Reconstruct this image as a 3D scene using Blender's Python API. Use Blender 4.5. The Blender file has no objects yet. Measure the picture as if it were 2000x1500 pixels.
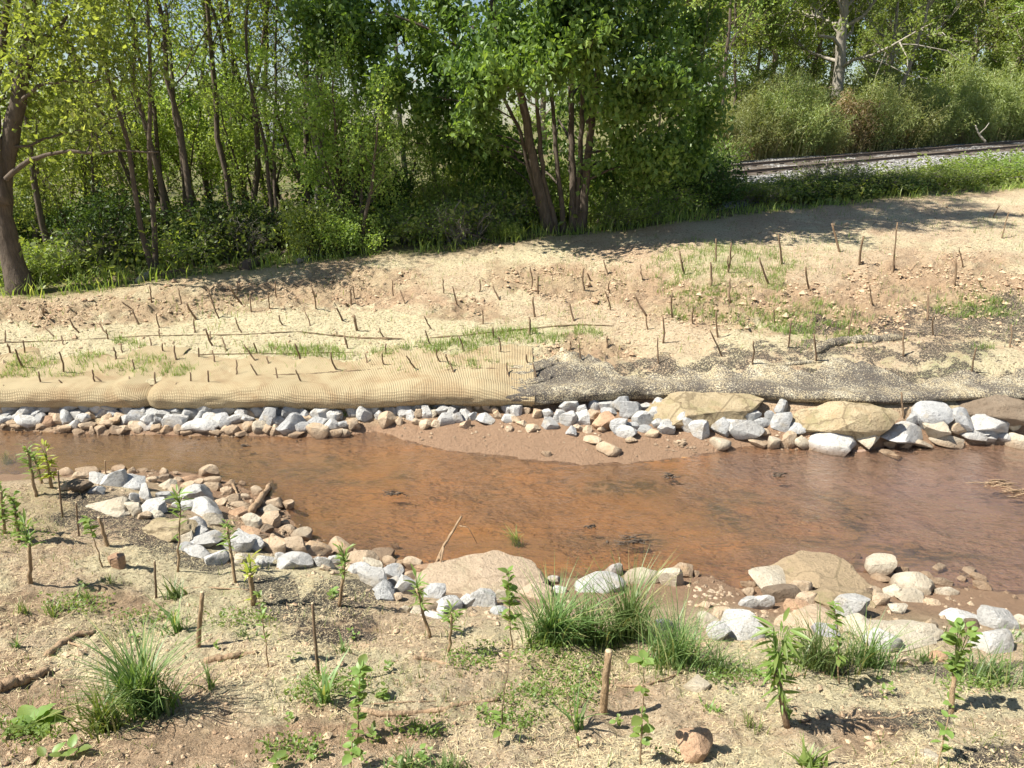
import bpy, bmesh, math, random
import numpy as np
from mathutils import Vector, Matrix, noise as mnoise

# ------------------------------------------------------------------ camera, sky, sun, exposure
sc = bpy.context.scene
COL = sc.collection
CAM_H, PITCH, FPX = 2.6, math.radians(19.0), 1455.0
cd = bpy.data.cameras.new('camera')
cd.sensor_width = 36.0
cd.lens = 36.0 * FPX / 2000.0
cd.clip_start, cd.clip_end = 0.05, 2000.0
cam = bpy.data.objects.new('camera', cd)
COL.objects.link(cam)
cam.location = (0, 0, CAM_H)
cam.rotation_euler = (math.pi / 2 - PITCH, 0, 0)
sc.camera = cam

SUN_EL, SUN_AZ = math.radians(54), math.radians(15)     # light travels to +x and a little +y
sun_to = Vector((-math.cos(SUN_EL) * math.cos(SUN_AZ), -math.cos(SUN_EL) * math.sin(SUN_AZ), math.sin(SUN_EL)))
world = bpy.data.worlds.new('World')
sc.world = world
world.use_nodes = True
wn, wl = world.node_tree.nodes, world.node_tree.links
sky = wn.new('ShaderNodeTexSky')
sky.sky_type = 'NISHITA'
sky.sun_disc = False
sky.sun_elevation = SUN_EL
sky.sun_rotation = math.atan2(sun_to.x, sun_to.y)
sky.air_density, sky.dust_density, sky.ozone_density = 1.0, .5, 1.0
wl.new(sky.outputs[0], wn['Background'].inputs[0])
wn['Background'].inputs[1].default_value = 0.06
sd = bpy.data.lights.new('sun', 'SUN')
sd.energy, sd.angle, sd.color = 5.0, math.radians(0.53), (1.0, 0.955, 0.86)
sun = bpy.data.objects.new('sun', sd)
COL.objects.link(sun)
sun.rotation_euler = (-sun_to).to_track_quat('-Z', 'Y').to_euler()
sc.view_settings.view_transform = 'Standard'
sc.view_settings.look = 'None'
sc.view_settings.exposure = 1.04
sc.view_settings.gamma = 1.0
sc.view_settings.use_curve_mapping = False
sc.render.engine = 'CYCLES'
sc.cycles.max_bounces = 5
sc.cycles.transparent_max_bounces = 8
sc.cycles.use_denoising = True

# ------------------------------------------------------------------ picture <-> place
CP, SP = math.cos(PITCH), math.sin(PITCH)
def ray(px, py):
    u, v = (px - 1000.0) / FPX, (750.0 - py) / FPX
    return np.array([u, CP + v * SP, -SP + v * CP])
def at_z(px, py, z):
    d = ray(px, py); t = (z - CAM_H) / d[2]
    return np.array([d[0] * t, d[1] * t, z])
def at_y(px, py, y):
    d = ray(px, py); t = y / d[1]
    return np.array([d[0] * t, y, CAM_H + d[2] * t])
def proj(x, y, z):
    dep = y * CP + (CAM_H - z) * SP
    upv = y * SP - (CAM_H - z) * CP
    dep = np.maximum(dep, 0.05)
    return 1000 + FPX * x / dep, 750 - FPX * upv / dep
def depth_of(p):
    return p[1] * CP + (CAM_H - p[2]) * SP

# ------------------------------------------------------------------ noise
def _h(ix, iy, s):
    h = (ix * 374761393 + iy * 668265263 + s * 1442695041) & 0xffffffff
    h = ((h ^ (h >> 13)) * 1274126177) & 0xffffffff
    h = ((h ^ (h >> 15)) * 2246822519) & 0xffffffff
    return ((h ^ (h >> 16)) & 0xffffffff) / 4294967295.0
def vnoise(x, y, s=0):
    x = np.asarray(x, float); y = np.asarray(y, float)
    fx, fy = np.floor(x), np.floor(y)
    ix, iy = fx.astype(np.int64), fy.astype(np.int64)
    tx, ty = x - fx, y - fy
    tx = tx * tx * (3 - 2 * tx); ty = ty * ty * (3 - 2 * ty)
    a, b = _h(ix, iy, s), _h(ix + 1, iy, s)
    c, d = _h(ix, iy + 1, s), _h(ix + 1, iy + 1, s)
    return (a + (b - a) * tx) * (1 - ty) + (c + (d - c) * tx) * ty
def fbm(x, y, s=0, o=4, g=0.5):
    r, a, t, f = 0.0, 1.0, 0.0, 1.0
    for i in range(o):
        r = r + a * vnoise(x * f, y * f, s + i * 17); t += a; a *= g; f *= 2.03
    return r / t
def sstep(a, b, x):
    t = np.clip((x - a) / (b - a), 0, 1)
    return t * t * (3 - 2 * t)

# ------------------------------------------------------------------ the lie of the land
def line(pts, zf):
    P = np.array([at_z(a, b, zf(a) if callable(zf) else zf) for a, b in pts])
    P = P[np.argsort(P[:, 0])]
    return P
NEAR_W = [(-200, 940), (0, 925), (120, 922), (250, 917), (330, 917), (400, 925), (470, 948), (530, 965), (568, 1003), (585, 1045), (620, 1062), (690, 1082),
          (770, 1098), (840, 1112), (900, 1120), (970, 1124), (1070, 1128), (1200, 1121), (1350, 1114), (1395, 1124), (1440, 1150), (1462, 1140),
          (1500, 1112), (1560, 1097), (1640, 1102), (1720, 1122), (1800, 1135), (1900, 1147), (2000, 1152), (2250, 1160)]
NEAR_C = [(-250, 975), (0, 955), (120, 946), (200, 980), (300, 1035), (360, 1085), (430, 1108), (520, 1112), (620, 1122), (700, 1158), (780, 1188),
          (880, 1203), (1000, 1215), (1200, 1232), (1400, 1258), (1560, 1268), (1760, 1280), (2000, 1288), (2300, 1300)]
FAR_W = [(-300, 838), (0, 840), (150, 846), (300, 850), (450, 852), (600, 853), (690, 850), (735, 842), (765, 850), (800, 864), (870, 880), (950, 890), (1050, 902),
         (1140, 910), (1220, 907), (1300, 898), (1400, 885), (1460, 872), (1560, 876), (1690, 880), (1730, 872), (1850, 869), (2000, 868), (2300, 866)]
ROLL_B = [(-300, 803), (0, 800), (300, 797), (650, 801), (850, 792), (1040, 796), (1250, 780), (1480, 778), (1560, 786), (1730, 791), (1900, 783), (2000, 782), (2300, 785)]
ROLL_T = [(-300, 752), (0, 748), (300, 745), (650, 742), (850, 735), (1040, 722), (1250, 706), (1480, 700), (1700, 690), (2000, 688), (2300, 688)]
TREE_L = [(-300, 600), (0, 580), (150, 569), (300, 549), (480, 526), (650, 506), (850, 490), (1000, 474), (1080, 460), (1200, 453), (1300, 439), (1500, 414),
          (1700, 394), (1850, 380), (2000, 369), (2300, 350)]
zb = lambda p: float(np.interp(p, [0, 650, 1250, 1500, 2000], [.15, .15, .19, .31, .33]))
zt = lambda p: float(np.interp(p, [0, 650, 1250, 1500, 2000], [.37, .38, .44, .56, .58]))
L_nw, L_nc = line(NEAR_W, 0.0), line(NEAR_C, lambda p: float(np.interp(p, [0, 400, 900, 2000], [.50, .36, .34, .30])))
L_fw, L_rb, L_rt = line(FAR_W, 0.0), line(ROLL_B, zb), line(ROLL_T, zt)
rt_y = lambda x: np.interp(x, L_rt[:, 0], L_rt[:, 1]); rt_z = lambda x: np.interp(x, L_rt[:, 0], L_rt[:, 2])
SLOPE = 0.12
def tl_pt(px, py):
    d = ray(px, py); x = 0.0
    for _ in range(30):
        y0, z0 = rt_y(x), rt_z(x)
        t = (CAM_H - z0 + SLOPE * y0) / (SLOPE * d[1] - d[2]); x = d[0] * t
    return np.array([d[0] * t, d[1] * t, CAM_H + d[2] * t])
L_tl = np.array([tl_pt(a, b) for a, b in TREE_L]); L_tl = L_tl[np.argsort(L_tl[:, 0])]
tl_y = lambda x: np.interp(x, L_tl[:, 0], L_tl[:, 1])
RA, RB = np.array([3.6, 16.8, 1.60]), np.array([24.0, 31.0, 2.28])     # railway centre line
RD = (RB - RA)[:2] / np.linalg.norm((RB - RA)[:2])
def rail_coords(x, y):
    s = (x - RA[0]) * RD[0] + (y - RA[1]) * RD[1]
    d = (x - RA[0]) * RD[1] - (y - RA[1]) * RD[0]                    # + is the camera's side
    return s, d
RL = float(np.linalg.norm((RB - RA)[:2]))
def base_height(x, y):
    x = np.asarray(x, float); y = np.asarray(y, float)
    gi = lambda L, c: np.interp(x, L[:, 0], L[:, c])
    nw, nc, fw, rb, rt, tl = gi(L_nw, 1), gi(L_nc, 1), gi(L_fw, 1), gi(L_rb, 1), gi(L_rt, 1), gi(L_tl, 1)
    nc = np.minimum(nc, nw - 0.12); fw = np.maximum(fw, nw + 0.3); rb = np.maximum(rb, fw + 0.06); rt = np.maximum(rt, rb + 0.12)
    Ys = [np.full_like(x, -6.0), np.full_like(x, 0.9), nc, nw, nw + 0.25 * (fw - nw), nw + 0.7 * (fw - nw), fw, rb, rt, tl, tl + 8, np.full_like(x, 60.0), np.full_like(x, 900.0)]
    Z = [np.full_like(x, 1.05), np.full_like(x, 0.98), gi(L_nc, 2), 0 * x - 0.004, 0 * x - .075, 0 * x - .10, 0 * x - 0.004, gi(L_rb, 2) - .045, gi(L_rt, 2) - 0.015, gi(L_tl, 2), gi(L_tl, 2) + .2, 0 * x + 2.0, 0 * x + 6.0]
    z = np.full_like(x, 1.05)
    for k in range(len(Ys) - 1):
        a, b = Ys[k], np.maximum(Ys[k + 1], Ys[k] + 1e-3)
        m = (y >= a)
        t = np.clip((y - a) / (b - a), 0, 1)
        if k in (2, 3, 5): t = t * t * (3 - 2 * t) * .5 + t * .5
        z = np.where(m, Z[k] + (Z[k + 1] - Z[k]) * t, z)
    # railway bank and the hill behind it
    s, d = rail_coords(x, y)
    ridge = RA[2] + (RB[2] - RA[2]) * np.clip(s / RL, -.3, 1.6) - 0.005
    w = sstep(3.4, 1.75, np.abs(d)) * sstep(-3.5, -.5, s)
    z = z + (np.maximum(ridge, z) - z) * w
    z = z + 3.0 * sstep(25, 44, y - 0.35 * (x - 12)) * sstep(3, 14, x) * sstep(2.5, 8, -d)
    return z
def zone(x, y):
    gi = lambda L: np.interp(x, L[:, 0], L[:, 1])
    nw, fw, tl, nc, rt = gi(L_nw), gi(L_fw), gi(L_tl), gi(L_nc), gi(L_rt)
    return nw, fw, tl, nc, rt
def ell(px, py, lst):
    m = np.zeros_like(px)
    for cx, cy, rx, ry in lst:
        q = ((px - cx) / rx) ** 2 + ((py - cy) / ry) ** 2
        m = np.maximum(m, np.clip(1.6 - q, 0, 1))
    return m
CLOD = [(560, 575, 230, 28), (300, 600, 160, 24), (120, 610, 150, 25), (1080, 545, 130, 26), (1180, 560, 150, 30), (1500, 600, 260, 40), (1830, 560, 200, 60), (900, 600, 60, 20),
        (1150, 690, 90, 28), (700, 545, 120, 18), (1650, 610, 120, 40)]
def height(x, y):
    x = np.asarray(x, float); y = np.asarray(y, float)
    z = base_height(x, y)
    nw, fw, tl, nc, rt = zone(x, y)
    px, py = proj(x, y, z)
    bank = sstep(0.0, .5, nc - y + .15)
    far = sstep(0.0, .35, y - rt) * sstep(3, 0, y - tl)
    n1 = fbm(x * 1.1, y * 1.1, 3) - .5
    n2 = fbm(x * 7, y * 7, 5, 3) - .5
    n3 = fbm(x * 26, y * 26, 9, 3) - .5
    n4 = np.abs(fbm(x * 13, y * 13, 29, 3) - .5)
    cl = ell(px, py, CLOD)
    z = z + bank * (0.10 * n1 + 0.055 * n2 + 0.030 * n3 - 0.05 * n4) + far * (0.10 * n1 + .035 * n2 + .024 * n3 + cl * (.12 * n2 + .085 * n3 - .05 * n4 - .02))
    z = z + sstep(0, 2, y - tl) * (0.12 * n1 + .06 * n2)
    inb = sstep(0, .25, y - nw) * sstep(0, .25, fw - y)
    z = z + inb * (0.075 * n1 + .018 * n2)
    wet = (1 - bank) * (1 - far) * (1 - inb) * sstep(-.2, .1, tl - y)
    z = z + wet * (.02 * n2 + .008 * n3)
    return z
def ground(px, py, off=0.0):
    d = ray(px, py)
    t = np.concatenate([np.linspace(.8, 12, 190), np.linspace(12, 60, 150)[1:]])
    for _ in range(2):
        f = CAM_H + d[2] * t - height(d[0] * t, d[1] * t) - off
        k = int(np.argmax(f < 0))
        if k == 0: k = len(t) - 1
        a, b = t[k - 1], t[k]
        if _ == 0: t = np.linspace(a, b, 16)
    t0 = a + (b - a) * f[k - 1] / (f[k - 1] - f[k] + 1e-12)
    return np.array([d[0] * t0, d[1] * t0, CAM_H + d[2] * t0])
def pt_at(px, y):
    """ground point in the picture column px at distance y"""
    x = 0.0
    for _ in range(8):
        z = float(height(np.array([x]), np.array([y]))[0])
        x = (px - 1000) / FPX * (y * CP + (CAM_H - z) * SP)
    return np.array([x, y, float(height(np.array([x]), np.array([y]))[0])])

# ------------------------------------------------------------------ mesh and object helpers
def np_mesh(name, V, F, mats=(), smooth=False, attrs=None, uv=None):
    V = np.asarray(V, np.float32); F = np.asarray(F, np.int32)
    me = bpy.data.meshes.new(name)
    me.vertices.add(len(V)); me.vertices.foreach_set('co', V.ravel())
    n = F.shape[1]
    me.loops.add(F.size); me.loops.foreach_set('vertex_index', F.ravel())
    me.polygons.add(len(F))
    me.polygons.foreach_set('loop_start', np.arange(0, F.size, n, dtype=np.int32))
    me.polygons.foreach_set('loop_total', np.full(len(F), n, np.int32))
    me.polygons.foreach_set('use_smooth', np.full(len(F), bool(smooth)))
    for m in mats: me.materials.append(m)
    me.update(calc_edges=True)
    for k, (dom, arr) in (attrs or {}).items():
        at = me.attributes.new(k, 'FLOAT', dom); at.data.foreach_set('value', np.asarray(arr, np.float32))
    if uv is not None:
        l = me.uv_layers.new(name='UVMap'); l.data.foreach_set('uv', np.asarray(uv, np.float32)[F.ravel()].ravel())
    return me
def link(name, me, parent=None, loc=None):
    o = bpy.data.objects.new(name, me); COL.objects.link(o)
    if parent is not None: o.parent = parent
    if loc is not None: o.location = loc
    return o
LABELS = {}
def tag(o, label=None, cat=None, group=None, kind=None):
    if label:
        o['label'] = label; LABELS.setdefault(label, []).append(o.name)
    if cat: o['category'] = cat
    if group: o['group'] = group
    if kind: o['kind'] = kind
    return o
def empty(name, loc, rz=0.0):
    o = bpy.data.objects.new(name, None); COL.objects.link(o); o.location = loc; o.rotation_euler = (0, 0, rz)
    o.empty_display_size = .2
    return o
class MB:
    """collects tubes, strips and loose faces into one mesh"""
    def __init__(s): s.V, s.F, s.n, s.A = [], [], 0, []
    def add(s, V, F, a=None):
        V = np.asarray(V, float); F = np.asarray(F, int)
        if F.shape[1] == 3: F = np.hstack([F, F[:, 2:3]])
        s.V.append(V); s.F.append(F + s.n); s.n += len(V)
        s.A.append(np.full(len(F), 0.5) if a is None else np.broadcast_to(a, (len(F),)))
    def tube(s, P, R, k=6, a=None, cap=True, wob=0.0):
        P = np.asarray(P, float); R = np.broadcast_to(np.asarray(R, float), (len(P),))
        T = np.gradient(P, axis=0); T /= np.linalg.norm(T, axis=1, keepdims=True) + 1e-9
        ref = np.array([0.0, 0, 1]) if abs(T[:, 2].mean()) < .8 else np.array([1.0, 0, 0])
        A = np.cross(T, ref); A /= np.linalg.norm(A, axis=1, keepdims=True) + 1e-9
        B = np.cross(T, A)
        an = np.arange(k) * 2 * math.pi / k
        rr = R[:, None] * (1 + wob * (np.random.default_rng(len(P)).random((len(P), k)) - .5))
        V = P[:, None] + rr[..., None] * (np.cos(an)[None, :, None] * A[:, None] + np.sin(an)[None, :, None] * B[:, None])
        i, j = np.meshgrid(np.arange(len(P) - 1), np.arange(k), indexing='ij')
        F = np.stack([i * k + j, i * k + (j + 1) % k, (i + 1) * k + (j + 1) % k, (i + 1) * k + j], -1).reshape(-1, 4)
        V = V.reshape(-1, 3)
        if cap:
            c0, c1 = len(V), len(V) + 1
            V = np.vstack([V, P[0], P[-1]])
            jj = np.arange(k); b = (len(P) - 1) * k
            F = np.vstack([F, np.stack([0 * jj + c0, (jj + 1) % k, jj, jj], -1), np.stack([0 * jj + c1, b + jj, b + (jj + 1) % k, b + (jj + 1) % k], -1)])
        s.add(V, F, a)
    def mesh(s, name, mat, smooth=True):
        V, F = np.vstack(s.V), np.vstack(s.F)
        me = bpy.data.meshes.new(name)
        tri = F[:, 2] == F[:, 3]
        lt = np.where(tri, 3, 4).astype(np.int32)
        msk = np.ones(F.shape, bool); msk[tri, 3] = False
        li = F[msk].astype(np.int32)
        me.vertices.add(len(V)); me.vertices.foreach_set('co', V.astype(np.float32).ravel())
        me.loops.add(len(li)); me.loops.foreach_set('vertex_index', li)
        me.polygons.add(len(F))
        me.polygons.foreach_set('loop_start', np.concatenate([[0], np.cumsum(lt)[:-1]]).astype(np.int32))
        me.polygons.foreach_set('loop_total', lt)
        me.polygons.foreach_set('use_smooth', np.full(len(F), smooth))
        me.materials.append(mat)
        me.update(calc_edges=True)
        at = me.attributes.new('rnd', 'FLOAT', 'FACE'); at.data.foreach_set('value', np.concatenate(s.A).astype(np.float32))
        return me

# ------------------------------------------------------------------ materials
class NT:
    def __init__(s, name):
        s.m = bpy.data.materials.new(name); s.m.use_nodes = True
        s.t = s.m.node_tree; s.n = s.t.nodes; s.b = s.n['Principled BSDF']
        s.b.inputs['Specular IOR Level'].default_value = .25
    def new(s, t, **kw):
        n = s.n.new(t)
        for k, v in kw.items(): setattr(n, k, v)
        return n
    def set(s, sock, v):
        if isinstance(v, bpy.types.NodeSocket): s.t.links.new(v, sock)
        elif v is not None:
            sock.default_value = (*v, 1) if isinstance(v, (tuple, list)) and len(v) == 3 and sock.type == 'RGBA' else v
    def pos(s): return s.new('ShaderNodeNewGeometry').outputs['Position']
    def obj(s): return s.new('ShaderNodeTexCoord').outputs['Object']
    def rand(s): return s.new('ShaderNodeObjectInfo').outputs['Random']
    def attr(s, k): return s.new('ShaderNodeAttribute', attribute_name=k).outputs['Fac']
    def noise(s, vec, scale, detail=4, rough=.55, dist=0.0):
        n = s.new('ShaderNodeTexNoise'); s.set(n.inputs['Vector'], vec)
        n.inputs['Scale'].default_value = scale; n.inputs['Detail'].default_value = detail; n.inputs['Roughness'].default_value = rough; n.inputs['Distortion'].default_value = dist
        return n.outputs['Fac']
    def voro(s, vec, scale, feat='F1', out='Distance'):
        n = s.new('ShaderNodeTexVoronoi', feature=feat); s.set(n.inputs['Vector'], vec); n.inputs['Scale'].default_value = scale
        return n.outputs[out]
    def math(s, op, a, b=None, c=None, clamp=False):
        n = s.new('ShaderNodeMath', operation=op, use_clamp=clamp)
        for i, v in enumerate((a, b, c)): s.set(n.inputs[i], v) if v is not None else None
        return n.outputs[0]
    def ramp(s, v, a, b, lo=0.0, hi=1.0):
        n = s.new('ShaderNodeMapRange', interpolation_type='SMOOTHSTEP')
        s.set(n.inputs[0], v)
        for i, q in enumerate((a, b, lo, hi)): n.inputs[i + 1].default_value = q
        return n.outputs[0]
    def mix(s, f, a, b, mode='MIX'):
        n = s.new('ShaderNodeMix', data_type='RGBA', blend_type=mode)
        s.set(n.inputs[0], f); s.set(n.inputs[6], a); s.set(n.inputs[7], b)
        return n.outputs[2]
    def scale(s, vec, v):
        n = s.new('ShaderNodeMapping'); s.set(n.inputs[0], vec); n.inputs[3].default_value = v
        return n.outputs[0]
    def bump(s, h, strength=.5, dist=.02, prev=None):
        n = s.new('ShaderNodeBump'); s.set(n.inputs['Height'], h); n.inputs['Strength'].default_value = strength; n.inputs['Distance'].default_value = dist
        if prev is not None: s.t.links.new(prev, n.inputs['Normal'])
        return n.outputs[0]
    def out(s, col=None, rough=.9, nrm=None):
        if col is not None: s.set(s.b.inputs['Base Color'], col)
        s.set(s.b.inputs['Roughness'], rough)
        if nrm is not None: s.t.links.new(nrm, s.b.inputs['Normal'])
        return s.m

SOIL, STRAW, CLAY, SAND = (.60, .46, .30), (.65, .56, .35), (.53, .365, .23), (.43, .245, .135)
def ground_mat(name, near):
    t = NT(name); p = t.pos()
    big = t.noise(p, 1.3 if near else .8, 5); mid = t.noise(p, 9, 5, .6); fine = t.noise(p, 60 if near else 34, 5, .75)
    grit = t.noise(t.scale(p, (1, 1, 1)), 190 if near else 95, 3, .7)
    straw = t.math('ADD', t.attr('straw'), t.math('MULTIPLY', t.math('SUBTRACT', mid, .5), 1.1), clamp=True)
    c = t.mix(t.ramp(big, .35, .7), SOIL, CLAY)
    c = t.mix(t.ramp(mid, .55, .75), c, (.64, .51, .33))
    c = t.mix(t.ramp(straw, .25, .75), c, STRAW)
    c = t.mix(t.math('MULTIPLY', t.ramp(fine, .475, .37), .9), c, (.15, .095, .05))
    c = t.mix(t.math('MULTIPLY', t.ramp(grit, .52, .64), .65), c, (.82, .74, .55))
    c = t.mix(t.math('MULTIPLY', t.attr('green'), t.ramp(fine, .38, .62)), c, (.17, .25, .05))
    c = t.mix(t.math('MULTIPLY', t.attr('clay'), .75), c, (.39, .255, .155))
    c = t.mix(t.math('MULTIPLY', t.attr('moss'), t.ramp(mid, .3, .6)), c, (.20, .165, .085))
    c = t.mix(t.attr('wetmud'), c, t.mix(fine, (.33, .20, .12), (.43, .285, .185)))
    # dark plastic netting lying on the blanket: thin dark strands, straw between
    nn = t.noise(p, 130 if near else 72, 3, .8)
    amt = t.math('MINIMUM', t.math('MULTIPLY', t.attr('net'), t.ramp(t.noise(p, 5, 5, .75), .22, .58)), .66)
    nm = t.ramp(t.math('ADD', nn, t.math('MULTIPLY', t.math('SUBTRACT', .55, amt), .5)), .55, .45)
    c = t.mix(t.math('MULTIPLY', nm, .92), c, (.065, .056, .05))
    h = t.math('ADD', t.math('MULTIPLY', fine, .7), t.math('MULTIPLY', grit, .45))
    nrm = t.bump(h, 1.0, .045 if near else .055)
    nrm = t.bump(mid, .6, .04, nrm)
    return t.out(c, t.math('SUBTRACT', .95, t.math('MULTIPLY', t.attr('wetmud'), .45)), nrm)
M = {}
M['near'] = ground_mat('straw_strewn_soil', True)
M['far'] = ground_mat('blanketed_slope_soil', False)
def bed_mat():
    t = NT('stream_bed_sand'); p = t.pos()
    st = t.scale(p, (1, 2.4, 1))
    a, b, c_ = t.noise(st, .9, 5, .6, .6), t.noise(st, 7, 6, .65, 1.0), t.noise(p, 60, 3, .7)
    c = t.mix(t.ramp(a, .3, .7), (.41, .225, .095), (.28, .18, .105))
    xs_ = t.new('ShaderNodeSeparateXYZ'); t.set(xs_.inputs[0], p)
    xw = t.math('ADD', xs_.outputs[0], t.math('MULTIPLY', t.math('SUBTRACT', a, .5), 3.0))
    c = t.mix(t.ramp(xw, 1.2, 2.6, 0, .8), c, (.30, .215, .175))       # sky sheen painted into the bed colour as mauve-grey on the right
    c = t.mix(t.ramp(xw, -1.4, -2.8, 0, .7), c, (.21, .155, .085))     # tree reflections painted into the bed as darker olive on the left
    c = t.mix(t.math('MULTIPLY', t.ramp(b, .52, .66), .8), c, (.15, .10, .06))
    c = t.mix(t.math('MULTIPLY', t.ramp(c_, .55, .75), .5), c, (.52, .36, .22))
    c = t.mix(t.attr('leafy'), c, t.mix(t.ramp(b, .45, .55), (.13, .10, .06), (.30, .20, .11)))
    return t.out(c, .8, t.bump(t.math('ADD', b, t.math('MULTIPLY', c_, .3)), .6, .03))
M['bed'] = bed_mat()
def floor_mat():
    t = NT('woodland_floor_leaf_litter'); p = t.pos()
    a, b = t.noise(p, 1.2, 5), t.noise(p, 25, 5, .7)
    c = t.mix(t.ramp(a, .35, .6), (.13, .095, .055), (.10, .13, .035))
    c = t.mix(t.math('MULTIPLY', b, .6), c, (.24, .20, .10))
    return t.out(c, .95, t.bump(b, .8, .06))
M['floor'] = floor_mat()
def ballast_mat():
    t = NT('railway_ballast'); p = t.pos()
    v = t.voro(p, 16, 'F1', 'Color'); d = t.voro(p, 16)
    sp = t.new('ShaderNodeSeparateColor'); t.set(sp.inputs[0], v)
    c = t.mix(sp.outputs[0], (.33, .315, .30), (.60, .585, .56))
    c = t.mix(t.ramp(d, .35, .6), c, (.10, .095, .09))
    return t.out(c, .9, t.bump(d, 1.0, -.05))
M['ballast'] = ballast_mat()

# ------------------------------------------------------------------ ground sheets
NX = 620
ty = np.concatenate([np.linspace(-1.5, .9, 14)[:-1], np.geomspace(.9 + 2.5, 9 + 2.5, 430)[:-1] - 2.5, np.geomspace(9 + 2.5, 30 + 2.5, 150)[:-1] - 2.5, np.geomspace(30, 700, 46)])
su = np.linspace(-1, 1, NX); su = np.sign(su) * (0.80 * np.abs(su) + .20 * np.abs(su) ** 3)
gy = np.repeat(ty[:, None], NX, 1)
gx = su[None, :] * ((gy + 2.9) * math.tan(math.radians(52)))
GX, GY = gx.ravel(), gy.ravel()
GZ = height(GX, GY)
nw, fw, tl, nc, rt = zone(GX, GY)
wv = (fbm(GX * 1.7, GY * 1.7, 41, 4) - .5)
wv2 = (fbm(GX * 4.5, GY * 4.5, 43, 4) - .5)
PX, PY = proj(GX, GY, GZ)
qx, qy = PX + 160 * wv + 50 * wv2, PY + 70 * wv2
NET = [(240, 985, 90, 22), (290, 1030, 70, 35), (330, 1060, 80, 30), (180, 965, 70, 16), (620, 1190, 90, 30), (560, 1150, 50, 22), (690, 1165, 80, 22), (420, 1105, 60, 20),
       (150, 1020, 70, 30), (1690, 1345, 50, 14), (1880, 1310, 120, 20), (1620, 1300, 60, 20), (640, 1240, 70, 20), (1760, 1410, 90, 30), (1950, 1480, 90, 30),
       (1150, 725, 130, 22), (1320, 725, 120, 24), (1480, 735, 180, 24), (1700, 745, 220, 28), (1900, 745, 160, 26), (1640, 690, 130, 14), (1760, 640, 120, 26), (1900, 640, 150, 32), (1990, 620, 80, 40), (1450, 700, 80, 14), (1850, 690, 120, 16), (1600, 640, 50, 14)]
net = ell(qx, qy, NET) * np.where(GY > fw, .85, 1.0)
net = np.maximum(net, 1.25 * ell(PX + 30 * wv2, PY + 14 * wv2, [(225, 985, 75, 14), (285, 1018, 62, 20), (340, 1058, 60, 22), (395, 1096, 55, 16), (170, 972, 50, 10), (700, 1172, 60, 16)]))
far = (GY > fw)
straw = np.where(far, .58 - .16 * sstep(1050, 1250, PX) + .55 * sstep(600, 680, PY) * sstep(1300, 900, PX) + 1.2 * wv, .42 + 1.6 * wv + .25 * sstep(900, 1700, PX) + .4 * ell(qx, qy, [(330, 1100, 200, 60), (640, 1130, 160, 40), (1750, 1350, 300, 60), (1500, 1290, 150, 25)]))
straw = np.clip(straw - .45 * ell(qx, qy, [(60, 1400, 160, 120), (300, 1480, 260, 30), (640, 1460, 200, 40), (1650, 1420, 120, 30), (1250, 1380, 120, 40), (150, 1170, 120, 60)]), 0, 1)
GREEN = [(40, 722, 90, 20), (210, 705, 70, 18), (330, 722, 90, 16), (560, 690, 70, 10), (620, 690, 60, 14), (240, 675, 40, 8), (900, 680, 90, 20), (990, 662, 90, 16), (1090, 650, 80, 8), (780, 690, 60, 12), (950, 722, 60, 8), (1540, 620, 120, 26),
         (1420, 540, 120, 60), (1390, 620, 60, 16), (1620, 655, 60, 14), (1570, 712, 50, 7), (1620, 735, 40, 12), (1730, 725, 60, 26), (1850, 725, 80, 22), (1940, 710, 40, 26), (1900, 600, 80, 20),
         (260, 1200, 120, 60), (1120, 1330, 110, 70), (470, 1200, 80, 40), (700, 1330, 120, 50), (1300, 1290, 160, 50), (1560, 1290, 140, 40), (1000, 1390, 140, 60), (40, 1010, 90, 60)]
green = ell(qx, qy, GREEN) * np.where(far, .45, .35) * sstep(-.10, .12, wv2)
clay = np.clip(ell(qx, qy, CLOD) * (far) * .9 + (~far) * ell(qx, qy, [(240, 1180, 60, 22), (640, 1220, 50, 14), (60, 1200, 90, 50), (980, 1100, 20, 10), (1180, 1330, 40, 20), (300, 1460, 260, 40), (60, 1330, 110, 50), (1680, 1440, 90, 30), (720, 1420, 140, 40)]) * .8, 0, 1)
h_w = base_height(GX, GY)
mud = np.where(far, sstep(rt - .05, rt - .35, GY), sstep(nc + .06, nc + .30, GY)) * sstep(.34, .10, h_w)
moss = mud * np.clip(ell(qx, qy, [(1650, 1140, 150, 45), (1850, 1180, 180, 50), (1950, 1190, 120, 40), (1700, 1290, 90, 20), (1600, 1210, 80, 30), (950, 820, 90, 14)]), 0, 1)
woods = GY > tl
treeline_edge = sstep(.9, 0.0, tl - GY)  # clay tone grows stronger towards the tree line
clay = np.maximum(clay, far * treeline_edge * .6)
green = np.maximum(green, far * sstep(.25, 0, tl - GY) * .7)
leafy = ell(qx, qy, [(1240, 1070, 50, 12), (1520, 1010, 200, 45), (1150, 1060, 60, 14), (680, 930, 120, 26), (560, 920, 120, 20), (1700, 1100, 200, 20), (1560, 1060, 160, 40), (1230, 960, 120, 16), (900, 970, 60, 10)]) * sstep(-.05, .3, wv2 + .12)
ii, jj = np.meshgrid(np.arange(len(ty) - 1), np.arange(NX - 1), indexing='ij')
ALLF = np.stack([ii * NX + jj, ii * NX + jj + 1, (ii + 1) * NX + jj + 1, (ii + 1) * NX + jj], -1).reshape(-1, 4)
cx, cy = GX[ALLF].mean(1), GY[ALLF].mean(1)
cnw, cfw, ctl, cnc, crt = zone(cx, cy)
s_, d_ = rail_coords(cx, cy)
lab = np.where(cy < cnw, 0, np.where(cy < cfw, 1, np.where(cy < ctl, 2, 3)))
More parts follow.
